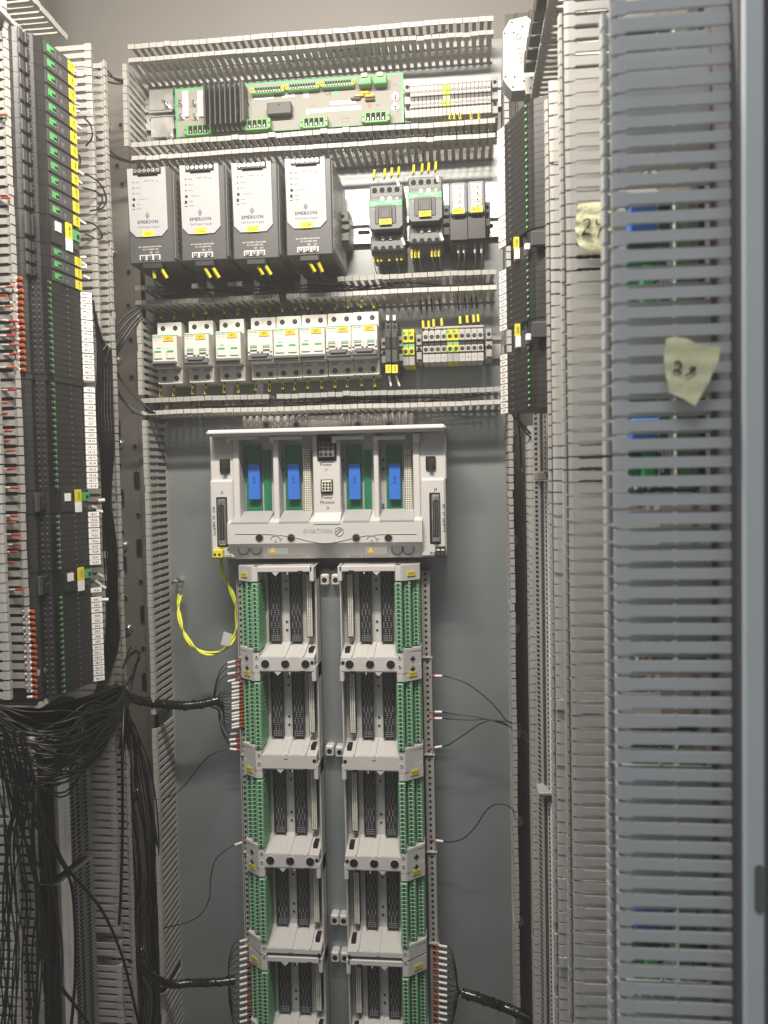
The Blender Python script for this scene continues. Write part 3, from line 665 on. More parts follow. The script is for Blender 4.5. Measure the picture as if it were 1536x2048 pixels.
# ribs between the bays
b=B()
for x0,x1 in ((464,477),(545,556),(625,680),(747,757),(826,840)):
    qbox(b,x0,868,x1,1046,y+4,y+36,'base_plastic',1.2)
part('bay_ribs',b,t,kind='stuff')
b=B()
for x0 in (452,540,664,746): 
    qbox(b,x0,872,x0+66,879,y-6,y+8,'white_plastic',.8); qbox(b,x0,872,x0+9,886,y-4,y+8,'white_plastic',1)
qbox(b,826,866,840,884,y-5,y+8,'white_plastic',1)
part('card_guides',b,t,kind='stuff')
for i,(x0,kind) in enumerate(((492,'n'),(571,'p'),(693,'n'),(773,'p'))):
    q=B(); qbox(q,x0,890,x0+31,1038,y+28,y+33.5,'pcb_green',0,1.083); part('green_card_slot',q,t)
    q=B(); qbox(q,x0+5,927,x0+28,999,y+19,y+30,'blue_card',.6,1.075); c=part('blue_plug',q,t)
    v=Q(x0+17,960,1.075); text('RUN',5,'ink_blue',c,(v.x,y+18.8,v.z),rot=(math.pi/2,-math.pi/2,0))
    q=B()
    for zz in (1010,1024,938,920): v=Q(x0-7,zz,1.083); q.cyl((v.x,y+31,v.z),2.1,-.8,'y','blue_card' if zz>1000 else 'black_plastic',8)
    part('key_screws',q,t,kind='stuff')
    if kind=='n': q=B(); qbox(q,x0+35,900,x0+49,1026,y+30,y+33.6,'pcb_green',0,1.083); part('narrow_card_slot',q,t)
    else:
        q=B(); qbox(q,x0+36,898,x0+51,1026,y+20,y+33.8,'cream',.4,1.075)
        for k in range(28):
            for j in range(4):
                v=Q(x0+38+j*3.7,902+k*4.4,1.075); q.box(v.x-.75,v.x+.75,y+19.6,y+20.1,v.z-.8,v.z+.8,'hole')
        part('pin_connector',q,t)
# centre panel
b=B(); qbox(b,633,866,672,921,y+2,y+8,'hole',1); qbox(b,638,884,669,915,y-3,y+8,'grey_plastic',1)
for i in range(3):
    for j in range(3): v=Q(643+i*9.3,890+j*9.3); b.box(v.x-2.2,v.x+2.2,y-3.4,y-2,v.z-2.2,v.z+2.2,'hole',.3)
part('power_socket',b,t)
b=B(); qbox(b,641,959,665,987,y+1,y+8,'hole',.6); qbox(b,643.5,961,663,983,y-1,y+8,'cream',.6)
for i in range(3):
    for j in range(3): v=Q(647.5+i*6.1,966+j*6.1); b.box(v.x-1.5,v.x+1.5,y-1.4,y,v.z-1.5,v.z+1.5,'hole')
part('monitor_socket',b,t)
def tq(s,px,py,q,m='ink_grey',dy=3.6,rot=(math.pi/2,0,0),bold=0): v=Q(px,py); return text(s,q,m,t,(v.x,y+dy,v.z),rot,bold=bold)
tq('Power',651,929,6.2,'ink'); tq('J1',652,939,5,'ink'); tq('Power',653,995,6.2,'ink'); tq('Monitor',654,1005,6.2,'ink'); tq('J2',655,1016,5,'ink')
# lower lip: sloping ledge, embossed front, dark underside
b=B(); l=Q(458,1060).x; rr=Q(845,1055).x; z1=Q(650,1043).z; z2=Q(650,1085).z; z3=Q(650,1117).z; z0=Q(650,1024).z
yf=y-8
b.prism([(y+34,z0),(yf,z1),(yf,z2),(y+6,z3),(y+34,z3)],l,rr,'x','base_plastic'); part('lower_lip',b,t)
b=B(); 
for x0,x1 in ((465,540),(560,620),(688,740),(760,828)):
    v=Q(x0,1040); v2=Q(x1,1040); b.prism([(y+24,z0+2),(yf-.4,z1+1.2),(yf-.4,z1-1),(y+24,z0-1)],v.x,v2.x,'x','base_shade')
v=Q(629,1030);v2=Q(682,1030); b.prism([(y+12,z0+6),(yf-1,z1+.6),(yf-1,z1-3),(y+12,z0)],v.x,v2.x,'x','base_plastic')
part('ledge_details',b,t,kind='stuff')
# wavy groove
pts=[]
for k in range(41):
    px=474+k*9; u=(px-654)/180; dip=18*math.exp(-((px-652)/62)**2) ; pts.append((px,1064+dip*1.0))
vv=[Q(a,c-(a-654)*.0) for a,c in pts]
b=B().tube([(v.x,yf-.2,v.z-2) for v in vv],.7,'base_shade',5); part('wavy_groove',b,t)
for px in (522,585,714,778):
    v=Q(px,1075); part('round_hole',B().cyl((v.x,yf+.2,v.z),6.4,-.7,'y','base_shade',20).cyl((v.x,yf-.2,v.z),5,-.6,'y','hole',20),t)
for px in (554,745):
    v=Q(px,1077); b=B()
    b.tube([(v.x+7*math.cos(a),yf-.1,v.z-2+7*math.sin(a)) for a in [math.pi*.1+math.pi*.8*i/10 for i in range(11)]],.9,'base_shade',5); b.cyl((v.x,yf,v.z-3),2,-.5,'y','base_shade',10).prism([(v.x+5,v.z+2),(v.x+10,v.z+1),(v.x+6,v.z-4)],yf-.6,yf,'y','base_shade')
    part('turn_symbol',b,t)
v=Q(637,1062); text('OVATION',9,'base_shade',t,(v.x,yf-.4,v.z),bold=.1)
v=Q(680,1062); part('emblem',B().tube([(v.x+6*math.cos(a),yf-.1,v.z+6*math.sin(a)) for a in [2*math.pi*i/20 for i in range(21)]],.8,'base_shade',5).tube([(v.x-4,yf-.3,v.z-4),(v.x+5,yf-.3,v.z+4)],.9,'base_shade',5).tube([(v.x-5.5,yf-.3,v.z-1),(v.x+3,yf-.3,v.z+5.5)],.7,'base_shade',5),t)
# dark underside with discs
b=B()
for px in (489,514,795,817): v=Q(px,1098); b.cyl((v.x,y-3,v.z),8.5,-1.4,'y','dark_plastic',18).cyl((v.x,y-4.4,v.z),6.5,-.5,'y','grey_plastic',18)
part('release_discs',b,t,kind='stuff')
for px in (557,753): v=Q(px,1099); part('warning_label',B().box(v.x-15,v.x+15,y-3.6,y-3,v.z-6.5,v.z+6.5,'term_dim').prism([(v.x-12,v.z-4),(v.x-3,v.z-4),(v.x-7.5,v.z+4)],y-4,y-3.5,'y','amber_tag'),t)
for s,px in (('Local I/O  L1',596),('Local I/O  L2',716)): v=Q(px,1111); text(s,4,'ink',t,(v.x,y-.6,v.z-1))
for s,px in (('P1',498),('P2',521),('P3',799),('P4',822)): v=Q(px,1112); text(s,3.5,'ink',t,(v.x,y-.6,v.z))
# side wings
for px,nm,sgn in ((442,'J3',1),(869,'J4',-1)):
    o=0 if sgn==1 else -6
    b=B(); qbox(b,px-9 if sgn==1 else px-10,994+o*1.5,px+13 if sgn==1 else px+12,1094+o,y,y+3,'hole',1); part('connector_bezel',b,t)
    b=B(); qbox(b,px-5,998+o*1.5,px+11,1090+o,y-3,y+1,'zinc',1.5); qbox(b,px-3,1009+o*1.5,px+8,1080+o,y-5,y-1,'black_plastic',1)
    for py in (1002+o,1085+o): v=Q(px+2.5,py); b.cyl((v.x,y-3,v.z),2.3,-2.5,'y','chrome',10)
    for k in range(24):
        for j in (0,1): v=Q(px+j*5,1013+o*1.4+k*2.75+j*1.3); b.box(v.x-.5,v.x+.5,y-5.3,y-4.9,v.z-.4,v.z+.4,'zinc')
    part('side_connector',b,t); tq(nm,px+2,985+o,5.5,'ink',.5)
    tq('Local I/O  L9 - L16' if sgn==1 else 'Local I/O  L1 - L8',px-14 if sgn==1 else px+19,1042+o,5.2,'ink',.5,(math.pi/2,-math.pi/2,0),bold=.06)
for px,py in ((448,931),(861,925)):
    b=B(); qbox(b,px-10,py-13,px+10,py+14,y+2,y+10,'hole',1); qbox(b,px-6,py-8,px+9,py+9,y,y+8,'black_plastic',1.5); qbox(b,px-3,py+8,px+5,py+16,y-1,y+6,'black_plastic',.8); part('jack',b,t)
tq('PG',866,1107,6,'ink',.4,bold=.1); tq('CG',457,1113,6,'ink',.4,bold=.1)
v=Q(457,1099); part('earth_symbol',B().box(v.x-2.5,v.x+2.5,y+.5,y+1,v.z-.3,v.z+.3,'ink').box(v.x-.3,v.x+.3,y+.5,y+1,v.z,v.z+4,'ink').box(v.x-1.4,v.x+1.4,y+.5,y+1,v.z-1.6,v.z-1.1,'ink'),t)
b=B(); qbox(b,871,1092,891,1115,y-8,y+1,'black_plastic',1); 
for px in (877,886): v=Q(px,1106); b.cyl((v.x,y-8,v.z),2,-.3,'y','screw_dark',8).box(v.x-2,v.x+2,y-8.4,y-8,v.z+4,v.z+6,'white_tag')
part('small_terminal',b,t)
b=B(); qbox(b,429,1098,449,1115,y-9,y+1,'yellow_tag',1)
for px in (434,443): v=Q(px,1108); b.cyl((v.x,y-9,v.z),1.8,-.5,'y','hole',8)
part('yellow_plug',b,t)
# ribbed vent box above the base
rv=W(652,838,1.10); t2=T('ribbed_vent_rail','beige ribbed rail with four dark screws peeking out above the wide backplane','bracket',(rv.x,0,rv.z))
b=B(); xa=loc_mm(t2,480,842,1.10).x; xb=loc_mm(t2,826,832,1.10).x; n=int((xb-xa)/9)
b.box(xa,xb,-20,-2,-12,7,'base_plastic',2)
part('rail_body',b,t2)
for k in range(n):
    xx=xa+4.5+k*9
    if abs(xx-(xa+xb)/2)<22: continue
    part('rib',B().cyl((0,-20,-10),3.4,18,'z','base_plastic',10,2.6),t2,(xx,0,0))
for px in (527,588,713,776): v=loc_mm(t2,px,848,1.09); part('screw',B().cyl((0,-26,0),4.6,4,'y','screw_dark',14).cyl((0,-26.5,0),2.4,1,'y','hole',6),t2,(v.x,0,v.z))
# ---------------------------------------------------------------- I/O base units: two columns of five
# local frame of a unit: x right, z up, mm; zero = point on the plate behind the unit centre
IOD=1.035
def iobase(cx, z0, H, flip, mats, n, joint, tagtxt, label, nxt):
    """one unit. flip=1: terminals on the left (left column); flip=-1: on the right"""
    t=T('io_base_unit',label,'module base',(cx,0,z0),'module bases in two columns')
    s=flip; yf=(IOD-CY)*1000            # front plane
    def bx(b,x0,x1,ya,yb,z0_,z1_,m,c=0): return b.box(s*x0,s*x1,ya,yb,z0_,z1_,m,c)
    FL=-52
    # floor and shell ; x: -58 (terminal side) .. +52 (inner side)
    b=B(); bx(b,-53,56,FL,FL+4,-H/2,H/2,'base_plastic'); bx(b,54,56,yf+18,FL+4,-H/2,H/2,'base_plastic',.6)
    bx(b,-19,-17.5,FL-3,-4,-H/2+14,H/2-16,'base_plastic'); 
    part('shell',b,t)
    # upper bar
    zt=H/2
    if ('u',s,H,joint) not in bm:
        b=B(); bx(b,-22,54,yf+2,FL,zt-9,zt-1,'base_plastic',1)
        b.prism([(s*-23,yf+2.2),(s*-23,FL),(s*-54,FL),(s*-54,yf+22),(s*-31,yf+3)],zt-22,zt-1,'z','base_plastic')
        b.box(s*-30,s*-22,yf+1.9,yf+18,zt-22,zt-1,'base_plastic',.8)
        b.prism([(s*-2,zt-9),(s*8,zt-9),(s*3,zt-14)],yf+2,yf+6,'y','base_plastic')
        bx(b,50,56,yf+2,FL,zt-22,zt-1,'base_plastic',1); b.box(s*19,s*20.4,yf+1.9,yf+4,zt-12,zt-9,'base_plastic')
        bx(b,34,41,yf+1.2,yf+3,zt-11,zt-7,'hole')
        bm[('u',s,H,joint)]=fixn(b.mesh('upper_bar'))
        b=B(); zb=-H/2                   # lower block with sloping ledge
        if s==1: P=[(-24,0),(46,0)]
        fz=zb-8 if joint!='gap' else zb+4
        b.prism([(FL,zb+22),(yf+1.5,zb+10),(yf+1.5,fz),(FL,fz)],s*-22,s*54,'x','base_plastic')
        for xa_,xb_ in ((-19,6),(19,33)): b.prism([(FL-.4,zb+22.8),(yf+2.2,zb+10.7),(yf+6,zb+9.6),(FL+3,zb+20)],s*xa_,s*xb_,'x','base_plastic')
        b.prism([(FL+2,zb+26),(FL,zb+22),(yf+1.5,zb+10),(yf+1.3,zb+13)],s*38,s*40,'x','base_plastic')
        b.prism([(FL-1.5,zb+24),(yf+.4,zb+11.5),(yf+.4,zb+6),(FL,zb+18)],s*9,s*14,'x','base_plastic')
        b.prism([(s*-22,yf+1.2),(s*-22,FL),(s*-54,FL),(s*-54,yf+23),(s*-31,yf+2)],fz-3,zb+17,'z','base_plastic')
        b.prism([(s*-22,FL),(s*-31,yf+2),(s*-54,yf+22),(s*-54,FL)],zb+17,zb+21,'z','base_plastic')
        bx(b,44,50,yf+14,yf+32,zb+12,zb+20,'hole')
        bm[('l',s,H,joint)]=fixn(b.mesh('lower_block'))
        b=B(); R=[2.0*math.cos(k) for k in range(3)]
        bm[('g',)]=None
    part('upper_bar',bm[('u',s,H,joint)],t); part('lower_block',bm[('l',s,H,joint)],t)
    zb=-H/2
    if joint=='holes':
        for x in (-14,14,42):
            part('round_hole',B().cyl((s*x,yf+1.6,zb+1),7,-.7,'y','base_plastic',20).cyl((s*x,yf+1.2,zb+1),5.8,-.5,'y','hole',20),t)
        part('cross_slots',B().box(-4,4,-.4,.4,5.2,6.8,'hole').box(-.9,.9,-.5,.4,2.5,9.5,'hole').box(-4,4,-.4,.4,-8.8,-7.2,'hole').box(-.9,.9,-.5,.4,-11.5,-4.5,'hole'),t,(s*-43,yf+12.2,zb+1),(0,0,s*-.72),kind='stuff')
    else:
        pass
    b=B()
    for z in (zb+11,zb-1): b.cyl((s*-26,yf+1.3,z),2.6,-.8,'y','white_plastic',12).cyl((s*-26,yf+.6,z),1.3,-.3,'y','hole',8)
    b.cyl((s*51,yf+1.5,zb+3),2.6,-.4,'y','hole',12)
    part('rivets',b,t,kind='stuff')
    # yellow name tag on the bevel
    tg=part('name_tag',B().box(-6.5,6.5,-.5,.3,-3.2,3.2,'yellow_tag'),t,(s*-43,yf+12.0,zt-13),(0,0,s*-.69)); text(tagtxt,3.8,'ink',tg,(0,-.8,0))
    # three rows of green screw terminals, stepped
    for k,(x,dep,z1_,z0_) in enumerate(((-47.7,yf+25,zt-23,zb+23),(-37,yf+12.5,zt-23,zb+23),(-26,yf+.5,zt-24,zb+19))):
        n_=16; p=(z1_-z0_)/n_
        key=('gt',s,round(p,2),k)
        b=B(); b.box(s*x-4.2,s*x+4.2,dep,FL+2,z0_,z1_,'term_green',.4); row=part('terminal_row',b,t)
        if key not in bm:
            q=B().box(-3.9,3.9,-1.0,.2,-p*.45,p*.45,'term_green',.5).cyl((0,-1.0,0),1.9,-.3,'y','hole',8).cyl((0,-1.25,0),1.2,-.1,'y','screw_dark',6); q.prism([(1,-p*.42),(1,p*.3),(26,p*.3),(26,p*.1)],4.2,4.9,'x','term_green').prism([(1,-p*.42),(1,p*.3),(26,p*.3),(26,p*.1)],-4.9,-4.2,'x','term_green')
            bm[key]=fixn(q.mesh('terminal'))
        for i in range(n_): part('terminal',bm[key],row,(s*x,dep,z0_+(i+.5)*p))
    # connectors standing on the floor
    def conn(x,w_,z1_,z0_,pins):
        key=('cn',round(w_,1),round(z1_-z0_,1),pins)
        if key not in bm:
            hgt=z1_-z0_; b=B()
            if pins:
                b.box(-w_/2,w_/2,-14,0,-hgt/2,hgt/2,'black_plastic',.5)
                for i in range(int(hgt/2.55)-2):
                    for j in range(3): b.box(-w_/2+1+j*2.6,-w_/2+2.9+j*2.6,-14.8,-13.9,-hgt/2+2+i*2.55,-hgt/2+4+i*2.55,'cream')
            else:
                b.box(-w_/2,w_/2,-9,0,-hgt/2,hgt/2,'black_plastic',.6).box(-w_/2-.8,-w_/2,-11,0,-hgt/2,hgt/2,'dark_plastic').box(w_/2,w_/2+.8,-11,0,-hgt/2,hgt/2,'dark_plastic')
                for i in range(int(hgt/3.0)-1):
                    for j in range(5):
                        if (i//3+j)%2==0 or i<3: b.box(-w_/2+2+j*2.5,-w_/2+3.3+j*2.5,-9.5,-8.9,-hgt/2+2+i*3,-hgt/2+3.1+i*3,'psu_panel')
            bm[key]=fixn(b.mesh('connector'))
        part('pin_connector' if pins else 'slot_connector',bm[key],t,(s*x,FL,(z0_+z1_)/2))
    conn(-7,14.5,zt-3,zb+25,False); conn(23,14.5,zt-3,zb+25,False); conn(43.5,8.5,zt-12,zb+32,True)
    b=B()
    for z in (zt-26,zt-38,zb+52,zb+40): b.cyl((s*8,FL+.1,z),2.3,-.6,'y','base_shade',12).cyl((s*8,FL-.4,z),1.5,-.4,'y','hole',10)
    part('floor_holes',b,t,kind='stuff')
    return t
cxL=W(510,1220,IOD).x+.026; cxR=W(797,1220,IOD).x-.026
zs=[W(570,yy,IOD).z for yy in (1131,1331,1527,1725,1914)]; zs.append(zs[-1]-.128)
ords=('first','second','third','fourth','fifth'); 
for i in range(5):
    for f,cx,side in ((1,cxL,'left'),(-1,cxR,'right')):
        zt_=zs[i]; zb_=zs[i+1]; H=(zt_-zb_)*1000-1.0
        if i==4: H=128
        what={0:'uppermost unit right under the wide base',1:'second unit from the top'+(', cable loom at its edge' if f==1 else ', four loose wires at its edge'),2:'third unit from the top',3:'fourth unit from the top, a gap beneath',4:'lowest visible unit'+(', white sleeved wires beside it')}[i]
        iobase(cx,(zt_+zb_)/2 if i<4 else zt_-.064,H,f,None,i,'holes' if i in (0,2) else ('gap' if i==3 else 'plain'),'A01%02d'%(i*2+(1 if f==1 else 2)),f'beige base, {side} column, {what}',None)
# perforated strips along both outer edges (one per unit)
for side,px in (('left',(478,498)),('right',(850,872))):
    for i in range(5):
        yy0=(1140,1316,1512,1706,1885)[i]; yy1=(1314,1508,1702,1884,2070)[i]
        xm=W(px[0]+(px[1]-px[0])*(yy0-1140)/900.,yy0,1.09).x; za=W(px[0],yy0,1.09).z; zc_=W(px[0],yy1,1.09).z; L=(za-zc_)*1000-1.5; wd=7 if side=='left' else 12.5
        t=T('perforated_strip',f'light grey perforated strip outside the {ords[i]} unit of the {side} module column','perforated strip',(xm,0,zc_),'perforated strips beside the module columns')
        b=B().box(-wd/2,wd/2,-40,-1,0,L,'term_grey',.6); b.box(-wd/2 if side=='left' else wd/2-1.5,-wd/2+1.5 if side=='left' else wd/2,-44,-38,0,L,'term_grey',.4); b.box(-wd/2,wd/2+2,-44,-39,-.5,.6,'white_plastic')
        part('strip_body',b,t); nh=int(L/8); 
        hm=bm.setdefault('ph',fixn(B().cyl((0,-40.0,0),2.0,-.3,'y','hole',10).mesh('hole')))
        for k in range(nh): part('hole',hm,t,(0 if side=='right' else 1,0,(k+.5)*L/nh))
# centre rail plate and lugs
a=W(640,1140,1.09); c=W(678,1140,1.09)
struct_=solo('centre_rail',B().box(-6,(c.x-a.x)*1000+6,-46,-2,-760,0,'galvanised',.6),'grey metal channel running down between the two module columns','mounting channel',(a.x,0,a.z))
for px,py,u in ((650,1159,0),(672,1159,0),(660,1500,1),(680,1502,1),(670,1837,2),(688,1838,2),(671,1911,3),(690,1912,3)):
    v=W(px,py,1.075); s_='left' if u in (0,1,2,3) and px in (650,660,670,671) else 'right'
    solo('mounting_lug',B().box(-6,6,-62,-40,-8,8,'base_plastic',2).box(-6,6,-45,-8,2,14,'base_shade',1).cyl((0,-62,0),3.6,-.5,'y','hole',14),f'{s_} beige screw lug of the {ords[u]} pair in the gap between the module columns','bracket',(v.x,0.002,v.z),'lugs between the module columns')
# ---------------------------------------------------------------- left relay stack (on the left side plate, facing inwards)
def XY(px,py,d): v=W(px,py,d); return v.x,v.y
LY=700
prof=[(XL,.80-CY),XY(47,LY,.80),XY(60,LY,.803),XY(66,LY,.813),XY(88,LY,.816),XY(94,LY,.822),XY(104,LY,.82),XY(108,LY,.826),XY(160,LY,.872),XY(166,LY,.90),(XL,.90-CY)]
xr0,yr0=XL,.85-CY
def P2(l): return [((x-xr0)*1000,(y-yr0)*1000) for x,y in l]
PL=P2(prof)
def zof(px,py,d): return W(px,py,d).z
def lerp(a,b,t): return (a[0]+(b[0]-a[0])*t,a[1]+(b[1]-a[1])*t)
def outn(a,b):
    d=Vector((b[0]-a[0],b[1]-a[1])).normalized(); n=Vector((d.y,-d.x)); return n if n.x>0 else -n
rm={}
FA,FB=PL[7],PL[8]; nf=outn(FA,FB)
angf=math.atan2(FB[1]-FA[1],FB[0]-FA[0])
def facebox(b,u0,u1,z0,z1,m,h0=-.2,h1=.5,F=None):
    A,Bp,n=F or (FA,FB,nf); p=[lerp(A,Bp,u0),lerp(A,Bp,u1)]
    b.prism([(p[0][0]+n.x*h0,p[0][1]+n.y*h0),(p[1][0]+n.x*h0,p[1][1]+n.y*h0),(p[1][0]+n.x*h1,p[1][1]+n.y*h1),(p[0][0]+n.x*h1,p[0][1]+n.y*h1)],z0,z1,'z',m)
def ltext(s,size,mname,par,u,z,h,F=None,rz=0):
    A,Bp,n=F or (FA,FB,nf); p=lerp(A,Bp,u)
    yaw_=math.atan2(n.y,n.x)+math.pi/2
    return text(s,size,mname,par,(p[0]+n.x*h,p[1]+n.y*h,z),rot=(math.pi/2,rz,yaw_))
def slim(z,p,tag,white=True,ferr=True,label=None):
    t=T('slim_relay',label or f'slim black relay with white tag {tag} in the left relay stack','relay',(xr0,yr0,z),'slim black relays at the left')
    k=('s',round(p,2))
    if k not in rm:
        rm[k]=fixn(B().prism(PL,-p/2+.15,p/2-.15,'z','relay_black').mesh('housing'))
        a=PL[6]; rm[k,'l']=fixn(B().cyl((a[0]-.5,a[1]+1,0),p*.30,1.2,'x','lens_green',8,p*.24).cyl((a[0]+.7,a[1]+1,0),p*.12,.1,'x','hole',6).cyl((a[0]-.5,a[1]-3.2,0),p*.24,1.6,'x','dark_plastic',8).mesh('lever_lamp'))
        b=B()
        for q in ((PL[3],PL[4],.25),(PL[3],PL[4],.75)):
            c=lerp(q[0],q[1],q[2]); b.cyl((c[0]-.2,c[1],0),p*.27,.7,'x','screw_dark',8)
        rm[k,'c']=fixn(b.mesh('screws'))
        b=B(); facebox(b,.55,.6,-p*.1,p*.1,'grey_plastic'); facebox(b,0,1,-p/2+.02,-p/2+.3,'hole',-.3,.15); rm[k,'m']=fixn(b.mesh('mark'))
        a,b2=P2([XY(165,LY,.876),XY(187,LY,.884)]); n=outn(a,b2)
        b=B().prism([a,b2,(b2[0]-n.x*4,b2[1]-n.y*4),(a[0]-n.x*4,a[1]-n.y*4)],-p*.42,p*.42,'z','white_tag'); rm[k,'t']=fixn(b.mesh('marker_tag')); rm['TF']=(a,b2,n)
        a=PL[1]; b=B().tube([(a[0]-2,a[1]-1,0),(a[0]+3.0,a[1]-3,0)],p*.30,'orange_sleeve',8); rm[k,'f']=fixn(b.mesh('ferrule'))
        b=B().tube([(a[0]-9,a[1]-2,0),(a[0]-2,a[1]-1.2,0)],p*.27,'white_tag',8); rm[k,'w']=fixn(b.mesh('wire_sleeve'))
    part('housing',rm[k],t); part('lever_lamp',rm[k,'l'],t); part('screws',rm[k,'c'],t,kind='stuff'); part('mark',rm[k,'m'],t)
    if white:
        tg=part('marker_tag',rm[k,'t'],t,(0,0,random.uniform(-.4,.4)),(0,0,0)); ltext(tag,p*.62,'ink',tg,.5,0,.25,rm['TF'])
    if ferr: part('ferrule',rm[k,'f'],t,(random.uniform(-1,.5),0,0)); part('wire_sleeve',rm[k,'w'],t,(random.uniform(-2,0),0,0))
    return t
def wide(z,h,tag,top=True):
    """module with square green window and yellow tag (top) or white button, yellow/white strip (bus head)"""
    nm='wide_relay' if top else 'stack_head_module'
    t=T(nm,(f'wide dark relay with green window and yellow tag {tag}' if top else f'wide black head module with white button and yellow tag {tag}')+' in the left stack','relay' ,(xr0,yr0,z),'wide relays at the left' if top else None)
    k=('w',round(h,1),top)
    if k not in rm:
        Q_=list(PL); 
        rm[k]=fixn(B().prism(Q_,-h/2+.2,h/2-.2,'z','relay_black').mesh('housing'))
        b=B()
        if top:
            facebox(b,.02,.98,-h*.40,h*.42,'dark_plastic',-.2,1.2); rm[k,'f']=fixn(b.mesh('front_plate'))
            b=B(); facebox(b,.10,.34,-h*.20,h*.26,'lens_green',1,1.7); facebox(b,.22,.34,-h*.1,h*.08,'hole',1.5,1.9); rm[k,'g']=fixn(b.mesh('green_window'))
            b=B(); facebox(b,.40,.43,-h*.25,h*.25,'ink_grey',1,1.4); facebox(b,.52,.62,-h*.2,h*.1,'ink_grey',1,1.3); rm[k,'p']=fixn(b.mesh('print'))
            b=B(); facebox(b,.88,1.12,-h*.40,h*.34,'yellow_tag',.8,1.8); rm[k,'y']=fixn(b.mesh('name_tag'))
        else:
            facebox(b,.02,.45,-h*.42,h*.42,'black_plastic',-.2,2); facebox(b,.6,1.05,-h*.3,h*.42,'dark_plastic',-.2,1.2); rm[k,'f']=fixn(b.mesh('front_plate'))
            b=B(); facebox(b,.14,.34,h*.02,h*.36,'white_tag',1.8,3.4); rm[k,'g']=fixn(b.mesh('white_button'))
            b=B(); facebox(b,.82,1.1,h*.0,h*.38,'lens_green',.8,2.6); facebox(b,.95,1.05,h*.1,h*.25,'ink_blue',2.4,3); rm[k,'p']=fixn(b.mesh('green_plug'))
            b=B(); facebox(b,.55,.76,-h*.05,h*.52,'yellow_tag',1.0,3.2); facebox(b,.55,.76,-h*.5,-h*.05,'white_tag',1.0,3.2); rm[k,'y']=fixn(b.mesh('name_tag'))
        b=B(); c=lerp(PL[3],PL[4],.4); b.box(c[0]-1,c[0]+3,c[1]-6,c[1]+5,-h*.36,h*.36,'black_plastic',.6).cyl((c[0]+3,c[1]-1,0),1.6,.5,'x','screw_dark',8).cyl((c[0]+1,c[1]+8,-h*.2),1.0,.8,'x','screw_dark',8)
        b.box(c[0]-1,c[0]+1.4,c[1]-16,c[1]-8,-h*.4,h*.4,'dark_plastic',.6); rm[k,'s']=fixn(b.mesh('terminal_step'))
    part('housing',rm[k],t); part('front_plate',rm[k,'f'],t)
    if top: part('green_window',rm[k,'g'],t); part('print',rm[k,'p'],t)
    else: part('white_button',rm[k,'g'],t); part('green_plug',rm[k,'p'],t)
    part('terminal_step',rm[k,'s'],t)
    y_=part('name_tag',rm[k,'y'],t); ltext(tag,h*.26 if top else h*.16,'ink',y_,1.0 if top else .655,0 if top else h*.24,2.4 if top else 3.4,rz=math.pi/2)
    return t
def zc3(py,px=100,d=.822): return W(px,py,d).z
def run(y0,y1,n):                      # n centre heights between two picture rows
    a=zc3(y0); b=zc3(y1); p=(a-b)/n; return [(a-(i+.5)*p) for i in range(n)],p*1000
zz,p=run(70,427,12)
for i,z in enumerate(zz): wide(z,p,'4K%d'%(i+1))
zz,p=run(428,485,1); wide(zz[0],p,'4K13',False)
zz,p=run(486,560,3-0)
for i,z in enumerate(zz): wide(z,p,'4K%d'%(14+i))
zz,p=run(560,750,16)
for i,z in enumerate(zz): slim(z,p,'4K%d'%(17+i))
zz,p=run(763,980,18)
for i,z in enumerate(zz): slim(z,p,'1K%d'%(1+i),ferr=False)
zz,p=run(981,1027,1); wide(zz[0],p,'1K20',False)
zz,p=run(1028,1142,10)
for i,z in enumerate(zz): slim(z,p,'1K%d'%(21+i),ferr=False)
zz,p=run(1143,1190,1); wide(zz[0],p,'1K31',False)
zz,p=run(1190,1210,2)
for i,z in enumerate(zz): slim(z,p,'1K%d'%(32+i),ferr=False,white=i==0)
zz,p=run(1210,1388,16)
for i,z in enumerate(zz): slim(z,p,'3K%d'%(1+i))
# stack spacer
z=zc3(757); solo('spacer_plate',B().prism([(q[0]+1.5,q[1]) for q in PL],-3.0,3.0,'z','black_plastic'),'thin black spacer plate between two groups of slim relays at the left','spacer',(xr0,yr0,z))
z0=zc3(1400); z1=zc3(60)
t=T('stack_base_strip','long dark rail behind the left relay stack','mounting rail',(XL,.85-CY,z0)); part('rail_profile',B().box(0,7,-22,22,0,(z1-z0)*1000,'frame_dark',.5),t)
# red and white ferruled wires showing in the left duct slots
for i,(px,py) in enumerate(((6,806),(8,826),(18,861),(12,881),(20,902),(22,940),(28,975),(30,1032),(20,1047),(28,1068),(36,1090),(30,1105),(22,1125),(40,1180),(5,230),(8,395),(22,575),(10,592),(20,612),(24,640),(28,660),(20,672),(24,690),(28,710),(18,735),(24,780))):
    o=W(px-26,py,.80); e=W(px+random.uniform(4,14),py+random.uniform(-3,3),.79); v=(e-o)*1000
    b=B().tube([(0,0,0),v*.55],1.1,'white_tag',6).tube([v*.55,v],1.3,'red_sleeve' if i%2 else 'orange_sleeve',6)
    ab=py<300 or 500<py<800; solo('ferruled_wire',b,f'short white sleeved wire end with {"red" if i%2 else "orange"} ferrule in the {"upper" if py<800 else "lower"} left edge duct','wire end',o,f'{"upper" if py<800 else "lower"} {"red" if i%2 else "orange"} ferruled wire ends in the left edge duct')
